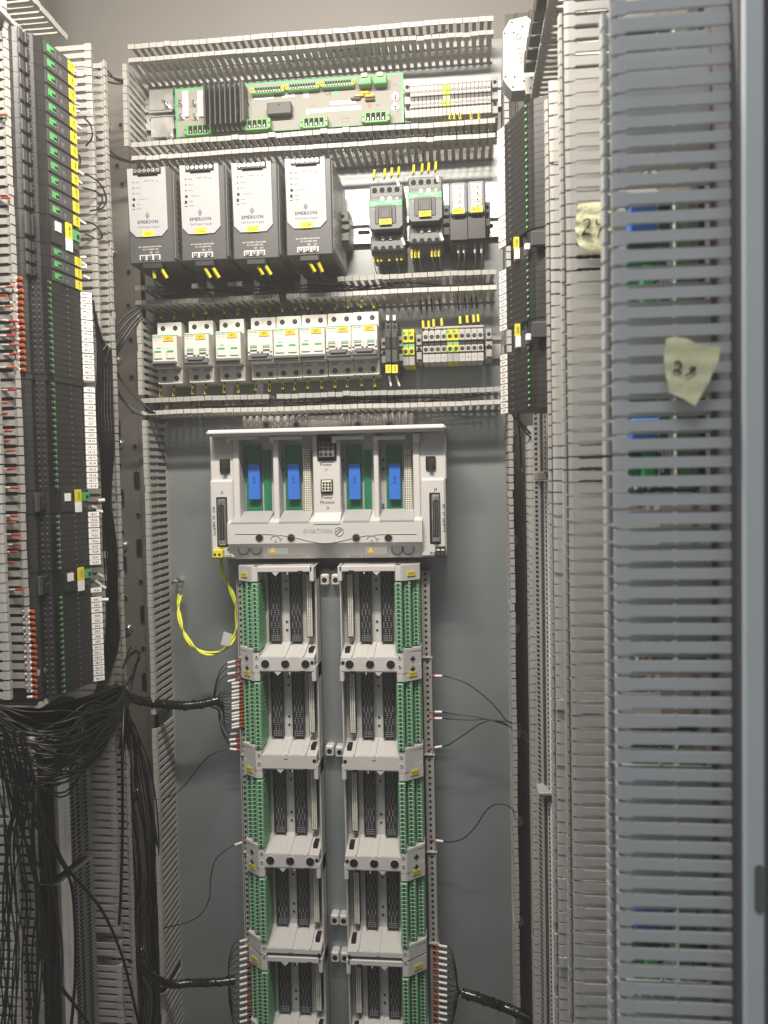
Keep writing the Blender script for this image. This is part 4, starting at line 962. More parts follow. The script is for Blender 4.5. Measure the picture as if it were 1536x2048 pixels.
# white and grey loose markers between the stack and the duct behind it
for i,(px,py) in enumerate(((147,140),(154,150),(142,162),(150,192),(146,205),(146,222),(150,250),(150,275),(152,340),(155,362),(158,440),(160,515),(162,525),(160,535),(166,552),(196,1002),(182,1014),(192,1022),(196,1148),(190,1162),(200,1172),(202,1200))):
    o=W(px,py,.91); e=W(px+random.uniform(8,16),py+random.uniform(-2,10),.915)
    b=B().tube([(0,0,0),(e-o)*1000],2.0 if py<600 else 2.4,'white_tag',4); sid='upper' if py<600 else 'lower'
    solo('loose_marker',b,f'small loose white wire marker at the {sid} right edge of the left relay stack','wire marker',o,f'{sid} loose white wire markers')
# ---------------------------------------------------------------- right relay stack
RY=600
pr=[(XR,.74-CY),XY(1100,RY,.742),XY(1072,RY,.748),XY(1066,RY,.752),XY(1056,RY,.757),XY(1052,RY,.760),XY(1018,RY,.795),XY(1013,RY,.80),(XR,.85-CY)]
xq,yq=XR,.79-CY
PR=[((x-xq)*1000,(y-yq)*1000) for x,y in pr]
RA,RB=PR[5],PR[6]; dr=Vector((RB[0]-RA[0],RB[1]-RA[1])).normalized(); nr=Vector((dr.y,-dr.x)); nr=nr if nr.x<0 else -nr
RF=(RA,RB,nr)
def rslim(z,p,tag):
    t=T('slim_relay',f'slim black relay with white tag {tag} in the right relay stack','relay',(xq,yq,z),'slim black relays at the right')
    k=('r',round(p,2))
    if k not in rm:
        rm[k]=fixn(B().prism(PR,-p/2+.15,p/2-.15,'z','relay_black').mesh('housing'))
        a=PR[4]; b=B().cyl((a[0]+.5,a[1]-1,0),p*.27,-1.2,'x','lens_green',8,p*.22).cyl((a[0]-.7,a[1]-1,0),p*.11,-.2,'x','ink_white',6); rm[k,'l']=fixn(b.mesh('lever_lamp'))  # small white dot paints a highlight on the green lens
        b=B(); facebox(b,.1,1,-p/2+.02,-p/2+.3,'hole',-.3,.15,RF); facebox(b,.8,.9,-p*.1,p*.1,'ink_grey',-.2,.3,RF); rm[k,'m']=fixn(b.mesh('mark'))
        a,b2=[((x-xq)*1000,(y-yq)*1000) for x,y in (XY(1012.5,RY,.80),XY(999,RY,.812))]; d=Vector((b2[0]-a[0],b2[1]-a[1])).normalized(); n=Vector((d.y,-d.x)); n=n if n.y<0 else -n
        rm[k,'t']=fixn(B().prism([a,b2,(b2[0]-n.x*4,b2[1]-n.y*4),(a[0]-n.x*4,a[1]-n.y*4)],-p*.4,p*.4,'z','white_tag').mesh('marker_tag')); rm['RT']=(a,b2,n)
    part('housing',rm[k],t); part('lever_lamp',rm[k,'l'],t); part('mark',rm[k,'m'],t)
    tg=part('marker_tag',rm[k,'t'],t,(0,0,random.uniform(-.3,.3))); ltext(tag,p*.55,'ink',tg,.5,0,.25,rm['RT'])
def rhead(z,h,tag):
    t=T('stack_head_module',f'black head module with yellow and white strip marked {tag} in the right stack','relay',(xq,yq,z))
    b=B().prism([PR[0],PR[1],PR[2],(PR[4][0],PR[4][1]+1),(PR[5][0]+6,PR[5][1]+8),(PR[6][0]+22,PR[6][1]-6),PR[8]],-h/2+.3,h/2-.3,'z','black_plastic'); part('housing',b,t)
    b=B(); a=PR[5]; b.box(a[0]-1,a[0]+6,a[1]+6,a[1]+10,-h*.42,h*.42,'dark_plastic',.6); part('front_plate',b,t)
    v=[((x-xq)*1000,(y-yq)*1000) for x,y in (XY(1029,RY,.772),XY(1040,RY,.768))]
    c=v[0]; b=B().box(v[0][0],v[1][0],c[1]-2,c[1]+8,0,h*.5,'yellow_tag').box(v[0][0]+.6,v[1][0]+.4,c[1]-2,c[1]+8,-h*.46,0,'white_tag'); y_=part('name_tag',b,t); text(tag,3.4,'ink',y_,((v[0][0]+v[1][0])/2,c[1]-2.3,h*.24),rot=(math.pi/2,math.pi/2,0))
    v=((XY(1056,RY,.75)[0]-xq)*1000,(XY(1056,RY,.75)[1]-yq)*1000); part('white_button',B().box(v[0]-2.5,v[0]+2.5,v[1]-2,v[1]+4,-h*.38,-h*.1,'white_tag',.8),t)
    v=((XY(1078,RY,.742)[0]-xq)*1000,(XY(1078,RY,.742)[1]-yq)*1000); part('socket_frame',B().box(v[0]-7,v[0]+10,v[1]-3,v[1]+2,-h*.35,h*.3,'dark_plastic',1),t)
def rrun(y0,y1,n): a=W(1060,y0,.757).z; b=W(1060,y1,.757).z; p=(a-b)/n; return [(a-(i+.5)*p) for i in range(n)],p*1000
for y0,y1,n,pf,c0 in ((207,462,19,'2K',1),(510,640,10,'2K',21),(690,818,10,'2K',32)):
    zz,p=rrun(y0,y1,n)
    for i,z in enumerate(zz): rslim(z,p,f'{pf}{c0+i}')
for y0,y1,tg in ((464,510,'2K20'),(641,690,'2K31')):
    zz,p=rrun(y0,y1,1); rhead(zz[0],p,tg)
# ---------------------------------------------------------------- upper right: pale end plate and black breakers
o=W(1040,112,.90); poly=[(1006,64),(1019,40),(1053,32),(1086,60),(1076,186),(1052,188),(1050,180),(1024,182),(1012,168),(1006,158)]
t=T('pale_end_plate','large chamfered pale end plate with tiny holes at the upper right','end plate',o)
pp=[((W(a,b_,.90)-o)*1000) for a,b_ in poly]; part('plate_body',B().prism([(v.x,v.z) for v in pp],0,26,'y','term_dim'),t)
b=B()
for a,b_ in ((1024,45),(1045,53),(1027,65),(1009,67),(1011,154),(1029,154),(1048,162),(1062,156),(1026,174),(1061,176)): v=(W(a,b_,.90)-o)*1000; b.cyl((v.x,-.1,v.z),1.0,-.3,'y','hole',8)
part('holes',b,t,kind='stuff')
for a,b_ in ((1037,73),(1073,145)): v=(W(a,b_,.90)-o)*1000; part('moulded_ring',B().tube([(v.x+3*math.cos(q),-.1,v.z+3*math.sin(q)) for q in [2*math.pi*i/16 for i in range(17)]],.4,'ink_grey',4),t); text('(1)',3,'ink_grey',t,(v.x,-.4,v.z))
for k in range(4): v=(W(1041,98+k*9,.90)-o)*1000; text(('>PA66<','600V','20A','CE')[k],3,'ink_grey',t,(v.x,-.4,v.z))
for i in range(6):
    d=.87-i*.032; px=1062+i*5.6; py=118-i*27; v=W(px,py,d); h=15.5
    if py<-60: continue
    t=T('miniature_breaker',f'black white levered module, {("nearest the pale end plate","second","third","fourth","fifth","topmost")[i]} in the row at the upper right','breaker',v,'black modules at the upper right')
    part('housing',B().box(-7,9,-5,14,-h/2,h/2,'black_plastic',1.2).box(-2,9,-7,-4,-h/2,h/2,'dark_plastic',1),t)
    part('lever',B().prism([(-1,-3),(3,0),(2,3),(-2,4),(0,0)],-10,-6,'y','white_plastic'),t)
    part('side_cover',B().box(9,24,-3,14,-h/2-1,h/2-1,'dark_plastic',1.5),t)
# ---------------------------------------------------------------- terminal strips on the right side plate (lower)
def tstrip(y0,y1,label):
    za=W(1088,y0,.87).z; zb_=W(1088,y1,.87).z; n=int((za-zb_)*1000/5.2); p=(za-zb_)*1000/n
    P_=[((x-xq)*1000,(y-(.87-CY))*1000) for x,y in ((XR,.85-CY),XY(1104,1400,.85),XY(1093,1400,.853),XY(1092,1400,.862),XY(1086,1400,.866),XY(1085,1400,.868),XY(1073,1400,.885),(XR,.90-CY))]
    t=T('terminal_strip',label,'terminal strip',(XR,.87-CY,zb_),'long terminal strips on the right plate')
    k=('ts',round(p,2))
    if k not in rm:
        b=B().prism(P_,-p/2+.12,p/2-.12,'z','term_grey')
        for a_,b2 in ((P_[1],P_[2]),(P_[5],P_[6])):
            d=Vector((b2[0]-a_[0],b2[1]-a_[1])).normalized(); n_=Vector((d.y,-d.x)); n_=n_ if n_.y<0 else -n_
            facebox(b,.35,.8,-p*.26,p*.26,'hole',-.2,.15,(a_,b2,n_))
        facebox(b,0,1,-p/2+.2,p/2-.2,'dark_plastic',-.2,.2,(P_[3],P_[4],Vector((-.3,-1)).normalized()))
        a_=P_[1]; b.box(a_[0]-3,a_[0]-.2,a_[1]-1,a_[1]+3,-p*.42,p*.42,'white_tag',.2)
        rm[k]=fixn(b.mesh('terminal'))
    for i in range(n): part('terminal',rm[k],t,(0,0,(i+.5)*p))
for a,b_,s in ((820,943,'short upper strip of pale terminals low on the right plate, under the relays'),(961,1578,'long middle strip of pale terminals beside the farthest duct'),(1592,2100,'lowest strip of pale terminals beside the farthest duct')): tstrip(a,b_,s)
v=W(1090,1584,.85); solo('end_stop',B().box(-8,8,-6,20,-2,2,'term_dim',1),'pale end stop sticking out between two long terminal strips','end bracket',v)
v=W(1088,952,.86); solo('end_stop',B().box(-9,9,-6,20,-4.5,4.5,'term_grey',1).cyl((4,-6,0),2.4,-.4,'y','hole',10),'grey end stop with dark screw hole below the short upper strip','end bracket',v)
# relay boards seen through the slots of the nearest duct
for i,(py,l) in enumerate(((80,'topmost'),(420,'second'),(760,'third'),(1100,'fourth'),(1440,'fifth'),(1760,'lowest'))):
    z=W(1340,py+110,.54).z; o=Vector((XR,.55-CY,z))
    t=T('relay_board',f'{l} green board with blue and white parts behind the nearest right duct','circuit board',o,'green boards behind the nearest duct')
    part('board',B().box(-42,0,-20,-18.4,-38,38,'pcb_green'),t)
    part('green_plug',B().box(-13,-2,-30,-20,-36,34,'term_green',.6),t); part('green_plug',B().box(-34,-26,-28,-20,-30,-4,'bright_green',1),t)
    part('blue_relay',B().box(-42,-24,-32,-20,14 if i%2 else -12,34 if i%2 else 10,'blue_card',1),t)
    part('black_relay',B().box(-10,-1,-64,-46,-34,34,'black_plastic',.8),t); part('white_block',B().box(-15,-13.4,-33,-20,-34,34,'white_tag',.4),t)
    for k in range(4): part('white_block',B().box(-24+k*2.4,-22.6+k*2.4,-25,-20,-30+k*5,-14+k*5,'white_tag',.4),t)
    for k in range(3): part('resistor',B().box(-38+k*4,-36+k*4,-23,-20,-36,-30,'orange_sleeve' if k==1 else 'cream',.4),t)
    part('grey_connector',B().box(-44,-14,-30,-20,35,39,'grey_plastic',.6),t)
# ---------------------------------------------------------------- lower left terminal strips
def lterm(y0,y1,label):
    F0=W(118,1700,.87); F1=W(184,1700,.935)
    za=W(150,y0,.90).z; zb_=W(150,y1,.90).z; n=int((za-zb_)*1000/5.3); p=(za-zb_)*1000/n
    q=lambda v:((v.x-XL)*1000,(v.y-(.90-CY))*1000); A=q(F0); Bq=q(F1); nn=outn(A,Bq)
    poly=[(0,A[1]-4),(A[0],A[1]-4),A,Bq,(Bq[0],Bq[1]+3),(0,Bq[1]+3)]
    t=T('terminal_strip',label,'terminal strip',(XL,.90-CY,zb_),'terminal strips low on the left plate'); F=(A,Bq,nn)
    k=('lt',round(p,2))
    if k not in rm:
        b=B().prism(poly,-p/2+.12,p/2-.12,'z','psu_side')
        facebox(b,.02,.34,-p*.44,p*.44,'white_tag',-.2,.8,F)
        for u in (.44,.60,.84): facebox(b,u-.055,u+.055,-p*.3,p*.3,'hole',-.2,.25,F)
        facebox(b,.70,.74,-p*.5,p*.5,'grey_plastic',-.2,2,F)
        rm[k]=fixn(b.mesh('terminal'))
    for i in range(n):
        o=part('terminal',rm[k],t,(0,0,(i+.5)*p))
        if i%2==0 or n<50: ltext(str(n-i),p*.55,'ink',o,.18,0,1.0,F)
    part('side_cover',B().box(2,A[0]-1,A[1]-7,A[1]-4.2,0,n*p,'black_plastic',.5),t)
    return t
lterm(1528,1722,'upper terminal strip with white number column at the lower left, partly under cables')
lterm(1742,2110,'long terminal strip with white number column at the lower left, below the first')
# ---------------------------------------------------------------- twisted earth lead
pp=[(441,1110,1.075),(443,1130,1.085),(446,1150,1.09),(458,1172,1.09),(470,1205,1.092),(474,1235,1.095),(472,1262,1.095),(460,1288,1.09),(438,1304,1.085),(412,1307,1.08),(388,1294,1.08),(370,1270,1.085),(360,1240,1.09),(357,1212,1.10),(360,1188,1.105)]
w0=W(*pp[0]); base=[(W(*p)-w0)*1000 for p in pp]; path=smooth_path(base,10)
t=T('earth_lead','twisted pair of yellow green wires looping from the yellow plug to a stud','earth lead',w0)
for ph in (0,math.pi):
    q=[]; q2=[]; L=0
    for i,p in enumerate(path):
        tt=(path[min(i+1,len(path)-1)]-path[max(i-1,0)]).normalized(); a=tt.cross(Vector((0,1,0))).normalized(); b=tt.cross(a)
        if i: L+=(path[i]-path[i-1]).length
        g=L/11+ph; q.append(p+a*1.7*math.cos(g)+b*1.7*math.sin(g)); q2.append(p+a*(1.7*math.cos(g)+1.1*math.cos(g*1.9))+b*(1.7*math.sin(g)+1.1*math.sin(g*1.9)))
    wv=part('wire',B().tube(q,1.75,'wire_yellow',8),t); part('green_stripe',B().tube(q2,.85,'wire_green',5),wv)
o=(W(452,1277,1.075)-w0)*1000; part('clear_flag',B().prism([(-8,-9),(5,-11),(9,6),(-3,10)],o.y,o.y+.6,'y','clear_label'),t,(o.x,0,o.z))
e=(W(360,1178,1.105)-w0)*1000; part('cable_lug',B().tube([e+Vector((0,0,-8)),e+Vector((0,0,-1))],2.6,'zinc',8).box(e.x-4,e.x+4,e.y,e.y+2,e.z-2,e.z+8,'zinc',.6),t)
v=W(361,1160,1.13); solo('earth_stud',B().cyl((0,0,0),6,-2,'y','zinc',18).cyl((0,-2,0),5,-6,'y','chrome',6,smooth=False).cyl((0,-8,0),3,-24,'y','chrome',12),'zinc plated stud with nut on the bare plate, left of the racks','stud',(v.x,0,v.z))
# ---------------------------------------------------------------- loose wires and looms at the racks
def tagged(x,y,side,dx,dy,d,label,group,curve,r=.75,orange=True):
    """sleeved wire end at the rack edge; side -1: comes from the left"""
    a=(x,y,d); b_=(x+side*dx,y+dy,d)
    wr=wire([a,b_]+curve,r,label,group,n=5,seg=6)
    o=W(*a); va=Vector((0,0,0)); vb=(W(*b_)-o)*1000; part('sleeve_tag',B().tube([vb*.25,vb],1.9,'white_tag',4),wr,label=None)
    c=vb.normalized(); part('ferrule',B().tube([-c*4.5,vb*.25],1.5,'orange_sleeve' if orange else 'red_sleeve',6),wr)
    return wr
ys=[1321,1331,1345,1358,1364,1372,1379,1387,1394,1402,1409,1415,1423,1430,1437,1445,1452]
for i,yy in enumerate(ys):
    x=476 if i<4 else 484; yb=yy
    tagged(x,yy,-1,20,5-(i%3),1.085,f'black wire at {("the top","upper height","middle height","the bottom")[min(3,i*4//len(ys))]} of the left loom beside the second unit','white sleeved wires of the upper left loom, '+("top","upper","middle","bottom")[min(3,i*4//len(ys))],
        [(x-34,yy+8+(1386-yy)*.15,1.08),(x-44+i*.3,yy+(1400-yy)*.55,1.075),(x-52,1404+(i-8)*.8,1.07),(x-75,1408+(i-8)*.5,1.068),(x-110,1410+(i-8)*.45,1.066)])
for i,(x,yy) in enumerate(((478,1466),(476,1478),(478,1487))):
    tagged(x,yy,-1,17,2,1.09,f'{("upper","middle","lowest")[i]} of three grey sleeved wires under the left loom','grey sleeved wires under the loom',[(x-30,yy-14,1.085),(x-38,yy-40,1.08),(x-40,1420,1.075),(x-60,1412,1.07)],orange=False)
def loom(pp,r,label):
    w0=W(*pp[0]); path=smooth_path([(W(*p)-w0)*1000 for p in pp],8); t=T('cable_loom',label,'cable loom',w0)
    part('bundle',B().tube(path,r,'wrap_black',12),t)
    # spiral wrap
    q=[];L=0
    for i,p in enumerate(path):
        tt=(path[min(i+1,len(path)-1)]-path[max(i-1,0)]).normalized(); a=tt.cross(Vector((0,1,0))).normalized(); b=tt.cross(a)
        if i: L+=(path[i]-path[i-1]).length
        g=L/(r*.55)
        q.append(p+(a*math.cos(g)+b*math.sin(g))*(r+.4))
    qq=[]
    for i in range(len(q)-1):
        for k in range(3): qq.append(q[i].lerp(q[i+1],k/3))
    part('spiral_wrap',B().tube(qq,1.1,'wrap_black',5),t); return t
loom([(436,1400,1.072),(420,1404,1.068),(395,1409,1.064),(365,1411,1.06),(338,1409,1.06),(300,1405,1.06),(262,1396,1.03),(240,1380,1.0)],6.5,'thick black wrapped cable loom left of the second unit')
loom([(470,1960,1.07),(450,1963,1.066),(420,1965,1.062),(380,1966,1.06),(340,1968,1.05),(300,1950,1.03),(262,1915,1.01)],5.5,'black wrapped cable loom left of the lowest unit')
loom([(925,1986,1.066),(955,1995,1.062),(985,2006,1.06),(1010,2015,1.06),(1045,2030,1.05),(1065,2044,1.04),(1085,2070,1.02)],6.5,'black wrapped cable loom right of the lowest unit')
for i in range(14):
    yy=1878+i*12.4
    tagged(500,yy,-1,20,5,1.085,f'black wire at {("upper","middle","lower")[min(2,i*3//14)]} height in the left loom beside the lowest unit','sleeved wires of the lower left loom, '+("upper","middle","lower")[min(2,i*3//14)],
        [(468,yy+10,1.08),(458,yy+(1960-yy)*.5,1.075),(455,1958+(i-7)*.7,1.07),(430,1963+(i-7)*.4,1.066)])
for i in range(14):
    yy=1890+i*12.2
    tagged(872,yy,1,22,4,1.085,f'black wire at {("upper","middle","lower")[min(2,i*3//14)]} height in the right loom beside the lowest unit','sleeved wires of the lower right loom, '+("upper","middle","lower")[min(2,i*3//14)],
        [(902,yy+8,1.08),(912,yy+(1985-yy)*.5,1.075),(918,1984+(i-7)*.7,1.07),(940,1990+(i-7)*.4,1.064)])
for i,(y0,cv) in enumerate(((1352,[(900,1355,1.08),(935,1368,1.075),(975,1398,1.07),(1000,1425,1.066),(1012,1440,1.064),(1040,1458,1.06),(1062,1480,1.05)]),
     (1424,[(900,1427,1.08),(940,1432,1.075),(980,1440,1.07),(1012,1450,1.066),(1035,1462,1.06),(1058,1485,1.05),(1080,1500,1.03)]),
     (1437,[(900,1438,1.08),(940,1440,1.075),(975,1439,1.07),(1012,1443,1.064),(1040,1450,1.06),(1063,1475,1.04)]),
     (1496,[(900,1488,1.08),(930,1468,1.075),(960,1448,1.07),(985,1441,1.068),(1012,1448,1.065),(1032,1470,1.06),(1048,1520,1.06),(1062,1560,1.05)]))):
    tagged(865,y0,1,19,0 if i<3 else -3,1.09,f'{("topmost","second","third","lowest")[i]} of four thin black wires arcing right from the second unit','wires arcing to the right duct',cv,.8,False)
tagged(866,1680,1,20,3,1.09,'single thin black wire arcing right from the third unit','single wires at the racks',[(900,1684,1.085),(925,1678,1.08),(950,1655,1.075),(972,1622,1.07),(992,1609,1.066),(1016,1612,1.06),(1030,1625,1.05)],.8,False)
tagged(478,1500,-1,18,-2,1.09,'single thin black wire sagging left from below the upper loom','single wires at the racks',[(440,1502,1.085),(415,1515,1.08),(390,1545,1.075),(365,1575,1.07),(345,1590,1.062),(325,1600,1.06)],.9,False)
tagged(490,1683,-1,20,7,1.09,'single thin black wire in an s curve left of the third unit','single wires at the racks',[(452,1700,1.085),(430,1722,1.08),(421,1760,1.078),(419,1795,1.075),(405,1825,1.07),(380,1843,1.066),(355,1850,1.062),(320,1858,1.06)],.8,False)
# ---------------------------------------------------------------- wires across the left upright
for i,cv in enumerate(([(282,612,1.06),(250,632,1.05),(226,665,1.04),(217,700,1.04),(220,740,1.045),(232,780,1.05),(258,812,1.055),(290,830,1.06)],
    [(284,618,1.06),(256,642,1.05),(234,672,1.04),(222,710,1.04),(222,745,1.045),(238,785,1.05),(262,818,1.055),(292,833,1.06)],
    [(284,628,1.06),(262,650,1.05),(240,685,1.04),(226,718,1.04),(232,745,1.045),(260,780,1.05),(292,812,1.055),(318,830,1.065)],
    [(284,634,1.06),(264,658,1.05),(244,690,1.04),(230,722,1.04),(240,755,1.045),(268,790,1.05),(300,820,1.055),(322,832,1.065)])):
    wire(cv,1.5,f'{("outermost","second","third","innermost")[i]} of four black cables bulging left beside the breakers','cables bulging left of the breaker row')
for i,cv in enumerate(([(165,120,1.0),(200,140,1.03),(225,155,1.05),(252,162,1.07)],[(170,140,1.0),(200,158,1.03),(230,167,1.05),(255,166,1.07)],[(190,128,1.03),(215,142,1.05),(232,160,1.06),(254,164,1.07)],
    [(190,270,1.0),(212,292,1.03),(232,312,1.05),(262,324,1.07)],[(175,290,1.0),(205,302,1.03),(235,318,1.05),(268,326,1.07)])):
    wire(cv,1.2,f'{("topmost","second","third","fourth","lowest")[i]} thin black cable crossing from the left duct to the circuit board row','cables crossing the left upright')
for i,cv in enumerate(([(168,235,.95),(182,252,.94),(184,275,.94),(172,292,.95)],[(150,345,.93),(175,350,.94),(200,368,.96),(212,395,.97),(206,415,.97),(180,422,.95)],[(165,375,.94),(195,385,.96),(205,400,.97),(195,418,.96)],[(160,440,.94),(190,450,.96),(204,470,.97),(196,478,.97),(170,468,.95)],[(150,305,.92),(160,315,.93),(158,335,.93),(148,340,.92)])):
    wire(cv,1.1,f'thin black cable loop at {("upper","middle","middle","lower","middle")[i]} height beside the left relay stack','cable loops beside the left stack, '+("upper","middle","middle","lower","middle")[i])
# long vertical cables running down behind the left stack
for i in range(6):
    x0=188+i*5; pts=[(x0-2,600+i*25,.95),(x0+8,700,.955),(x0+6+i,820,.96),(x0+14,900,.96),(x0+18-i*2,1000,.965),(x0+20,1100,.965),(x0+26-i,1200,.965),(x0+24,1280,.96),(x0+14-i*2,1350,.95),(x0-10-i*6,1420,.93)]
    wire(pts,1.6,f'{("first","second","third","fourth","fifth","sixth")[i]} from the left of six black cables hanging beside the white relay tags','cables hanging beside the left relay tags')
# black wires sunk in the rear ducts
def ductwires(y0,y1,n,s,xa,xb,grp):
    for i in range(n):
        x0=random.uniform(xa,xa+(xb-xa)*.5); x1=random.uniform(x0+60,xb); yl=lambda x:(y0+(y1-y0)*(x-xa)/(xb-xa))
        pts=[]; k=5
        for j in range(k): x=x0+(x1-x0)*j/(k-1); pts.append((x,yl(x)+random.uniform(-9,9),random.uniform(1.085,1.115)))
        wire(pts,1.0,f'black wire lying loosely in the horizontal duct {s}',grp,seg=5,n=5)
ductwires(592,560,10,'below the power supplies',290,990,'wires in the duct below the power supplies')
ductwires(822,796,10,'below the breakers',300,990,'wires in the duct below the breakers')
ductwires(300,262,5,'above the power supplies',300,990,'wires in the duct above the power supplies')
ductwires(118,60,4,'at the very top',420,990,'wires in the uppermost duct')
# wires inside the right hand ducts and across them
for i,cv in enumerate(([(1010,690,1.05),(1016,770,1.04),(1022,822,.99),(1048,860,.98),(1062,875,.99)],[(1016,815,.98),(1030,835,.98),(1045,850,.985),(1062,868,.99)],[(1035,820,1.0),(1040,880,1.05),(1044,940,1.06),(1060,985,1.02)])):
    wire(cv,1.2,f'{("first","second","third")[i]} thin black cable dropping from the right relay stack to the farthest duct','cables under the right relay stack')
# ---------------------------------------------------------------- mass of black cables at the lower left
rnd=random.Random(11)
for i in range(46):
    u=i/45; y0=1395+u*150+rnd.uniform(-8,8); dep=rnd.uniform(.70,.80)
    sag=rnd.uniform(0,120)*(1-u*.4)+(rnd.random()<.25)*60
    pts=[(-30,y0+rnd.uniform(-10,10),dep),(50,y0+sag*.55,dep+.01),(120+rnd.uniform(-20,20),y0+sag*.75+rnd.uniform(-26,22),dep+.03),(180+rnd.uniform(-15,15),1430+u*90+rnd.uniform(-32,30),.86),(225,1415+u*50+rnd.uniform(-10,10),.92),(250,1385+u*20+rnd.uniform(-12,18),.97)]
    if i%3==0: pts+=[(268,1345+rnd.uniform(-10,10),1.0),(279,1312+rnd.uniform(-10,10),1.0),(262,1300+rnd.uniform(-6,10),1.0),(246,1335,.99)] if i%15==0 else [(268,1400,1.0),(282,1405,1.03)]
    wire(pts,rnd.uniform(.8,1.4),f'black cable in the {"upper" if u<.5 else "lower"} half of the sweep from the left edge to the loom',f'cables sweeping from the left edge, {"upper" if u<.5 else "lower"} half',n=5,seg=6)
for i in range(40):
    if i%5 in (0,3): continue
    x0=rnd.uniform(150,262); x1=rnd.uniform(235,315); a=rnd.uniform(-14,14)
    pts=[(240+rnd.uniform(-25,20),1395+rnd.uniform(-18,18),.985),(250+(x1-250)*.4,1470+rnd.uniform(-20,20),1.0),(x1-15+a,1560+rnd.uniform(-30,30),1.03),(x1+a*.6,1660,1.05),(min(x1+8,316),1760+rnd.uniform(-40,40),1.07),(x1+rnd.uniform(-30,14),1880,1.07),(min(x1+20+a,330),2000,1.07),(x1+10,2100,1.07)]
    wire(pts,rnd.uniform(.7,1.3),f'black cable hanging {"nearer the duct" if i%2 else "farther left"} down the lower left upright',f'cables hanging down the lower left upright {"nearer the duct" if i%2 else "farther left"}',n=5,seg=6)
for i in range(24):
    x0=rnd.uniform(-10,60); x1=rnd.uniform(0,115)
    pts=[(x0-10,1470+rnd.uniform(-30,30),.68),(x0+rnd.uniform(0,25),1570+rnd.uniform(-20,20),.69),(x0*.5+x1*.5+rnd.uniform(-12,12),1680,.70),(x1+rnd.uniform(-12,12),1800,.71),(x1+rnd.uniform(-14,14),1920,.715),(x1+rnd.uniform(-20,25),2090,.72)]
    wire(pts,rnd.uniform(.7,1.2),f'black cable hanging in front of the lower left ducts, {"left" if x1<58 else "right"} part of the curtain',f'cables hanging before the lower left ducts, {"left" if x1<58 else "right"} part',n=5,seg=6)
for i,cv in enumerate(([(20,1540,.72),(90,1640,.78),(130,1730,.82),(200,1815,.88),(240,1900,.93),(262,1980,.96),(285,2080,.99)],[(30,1590,.72),(100,1690,.78),(140,1760,.83),(150,1850,.84),(150,1960,.84),(140,2080,.83)],[(70,1880,.74),(120,1970,.80),(150,2010,.83),(185,2060,.86)],[(250,1360,.99),(245,1500,.93),(245,1650,.95),(242,1780,.95),(238,1850,.95)])):
    wire(cv,1.9,('long black cable slanting across both lower left terminal strips','black cable dropping over the second number column','short black cable crossing the bottom left corner','straight black cable running down the lower left duct')[i],'conspicuous single cables at the lower left')
t=T('cable_bundle','dense mass of black cables filling the unlit void under the left relay stack','cable bundle',W(110,1440,.86))
b=B(); o=W(110,1440,.86)
for i in range(80):
    u=rnd.random(); pts=[(-60,1400+u*130,.86+rnd.uniform(-.02,.05)),(60,1420+u*100,.88+rnd.uniform(-.02,.04)),(160,1400+u*80,.92+rnd.uniform(-.02,.03)),(235,1370+u*60,.965)]
    b.tube(smooth_path([(W(*p)-o)*1000 for p in pts],5),rnd.uniform(2.5,5),'cable_black',5)
part('void_filler_cables',b,t,kind='stuff')  # thick tubes packed so their black paints the unlit void
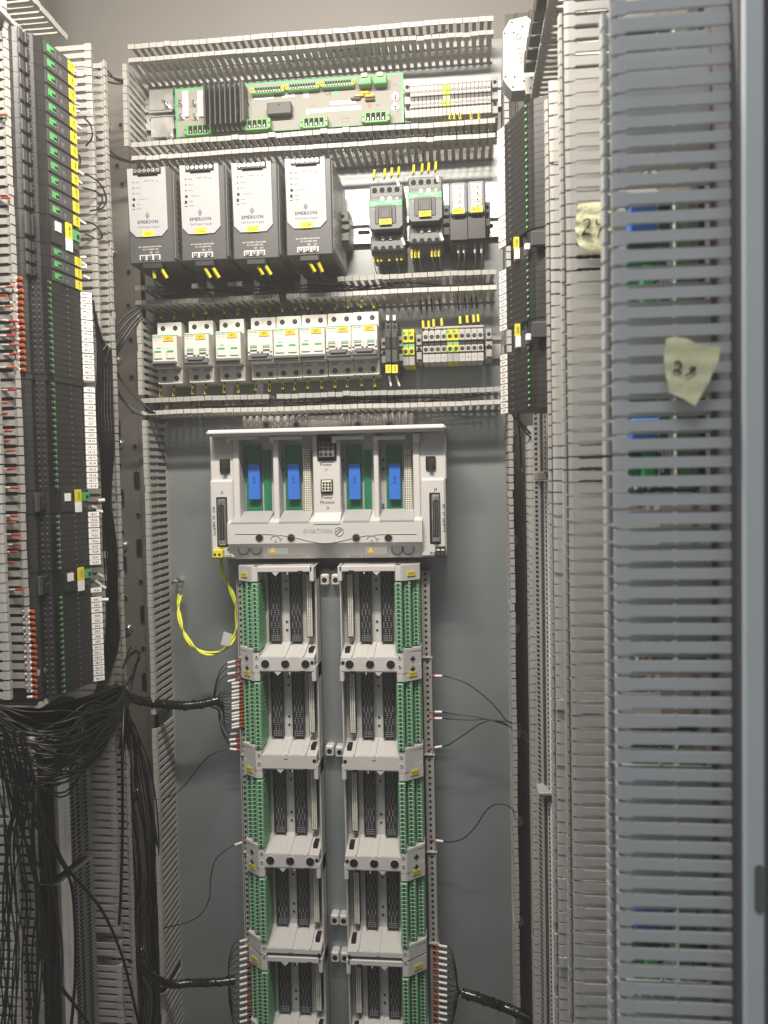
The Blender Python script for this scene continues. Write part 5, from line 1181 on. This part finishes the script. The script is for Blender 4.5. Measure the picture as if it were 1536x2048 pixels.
# ---------------------------------------------------------------- masking tape notes
def note(name,outline,d,label,strokes,folds):
    o=W(outline[0][0],outline[0][1],d); P_=[((W(a,b_,d)-o)*1000) for a,b_ in outline]; n=len(P_)
    c=sum((p for p in P_),Vector((0,0,0)))/n; t=T('paper_note',label,'paper note',o)
    # a thin sheet, ribbed where it lies over the fingers
    me=bpy.data.meshes.new(name); import bmesh
    bmm=bmesh.new(); vs=[bmm.verts.new((p.x*.001,-.0008,p.z*.001)) for p in P_]; f=bmm.faces.new(vs)
    bmesh.ops.triangulate(bmm,faces=[f]); bmesh.ops.subdivide_edges(bmm,edges=bmm.edges[:],cuts=9,use_grid_fill=True)
    for v in bmm.verts:
        z=v.co.z*1000; x=v.co.x*1000; v.co.y+=(-.9+.4*math.sin(z/folds*2*math.pi+x*.05)+.2*math.sin(x*.35+z*.12))*.001
    bmesh.ops.recalc_face_normals(bmm,faces=bmm.faces)
    bmm.to_mesh(me); bmm.free(); me.materials.append(MATS['tape'])
    for p in me.polygons: p.use_smooth=True
    part('paper_sheet',me,t)
    for s_ in strokes:
        q=[((W(a,b_,d)-o)*1000+Vector((0,-2.6,0))) for a,b_ in s_]; part('pen_stroke',B().tube(smooth_path(q,6),.45,'ink',5),t)
note('sheet',[(1155,410),(1187,406),(1215,404),(1234,402),(1234,440),(1216,506),(1178,503),(1156,492),(1149,458),(1152,430)],.614,'yellowish masking tape note with handwritten 24 on the second duct',
     [[(1165,446),(1172,440),(1178,443),(1175,455),(1163,470),(1171,469),(1182,472)],[(1192,441),(1192,451),(1201,451)],[(1204,434),(1200,458),(1194,477)]],9.5)
note('sheet',[(1331,678),(1346,675),(1371,678),(1390,688),(1439,695),(1438,714),(1420,756),(1405,785),(1388,813),(1368,800),(1337,786),(1332,764),(1326,726),(1327,696)],.4345,'larger yellow green masking tape note with handwritten 28 on the nearest duct',
     [[(1346,729),(1353,724),(1360,730),(1356,740),(1344,744),(1350,741),(1360,749)],[(1384,735),(1378,739),(1382,744),(1387,736),(1380,745),(1367,753)],[(1384,735),(1388,739),(1384,743)]],10.2)
# ---------------------------------------------------------------- added scattering volume that stands in for lens glare
hm_=bpy.data.materials.new('glare_veil'); hm_.use_nodes=True; nt=hm_.node_tree; nt.nodes.remove(nt.nodes['Principled BSDF'])
pv=nt.nodes.new('ShaderNodeVolumePrincipled'); pv.inputs['Density'].default_value=.06; pv.inputs['Color'].default_value=(.95,.93,.9,1); pv.inputs['Anisotropy'].default_value=.3
nt.links.new(pv.outputs[0],nt.nodes['Material Output'].inputs['Volume']); MATS['glare_veil']=hm_
struct('lens_veil_box',B().box(-2200,2200,-3200,900,(ZB-1.2)*1000,(ZT+.4)*1000,'glare_veil'),kind='stuff')
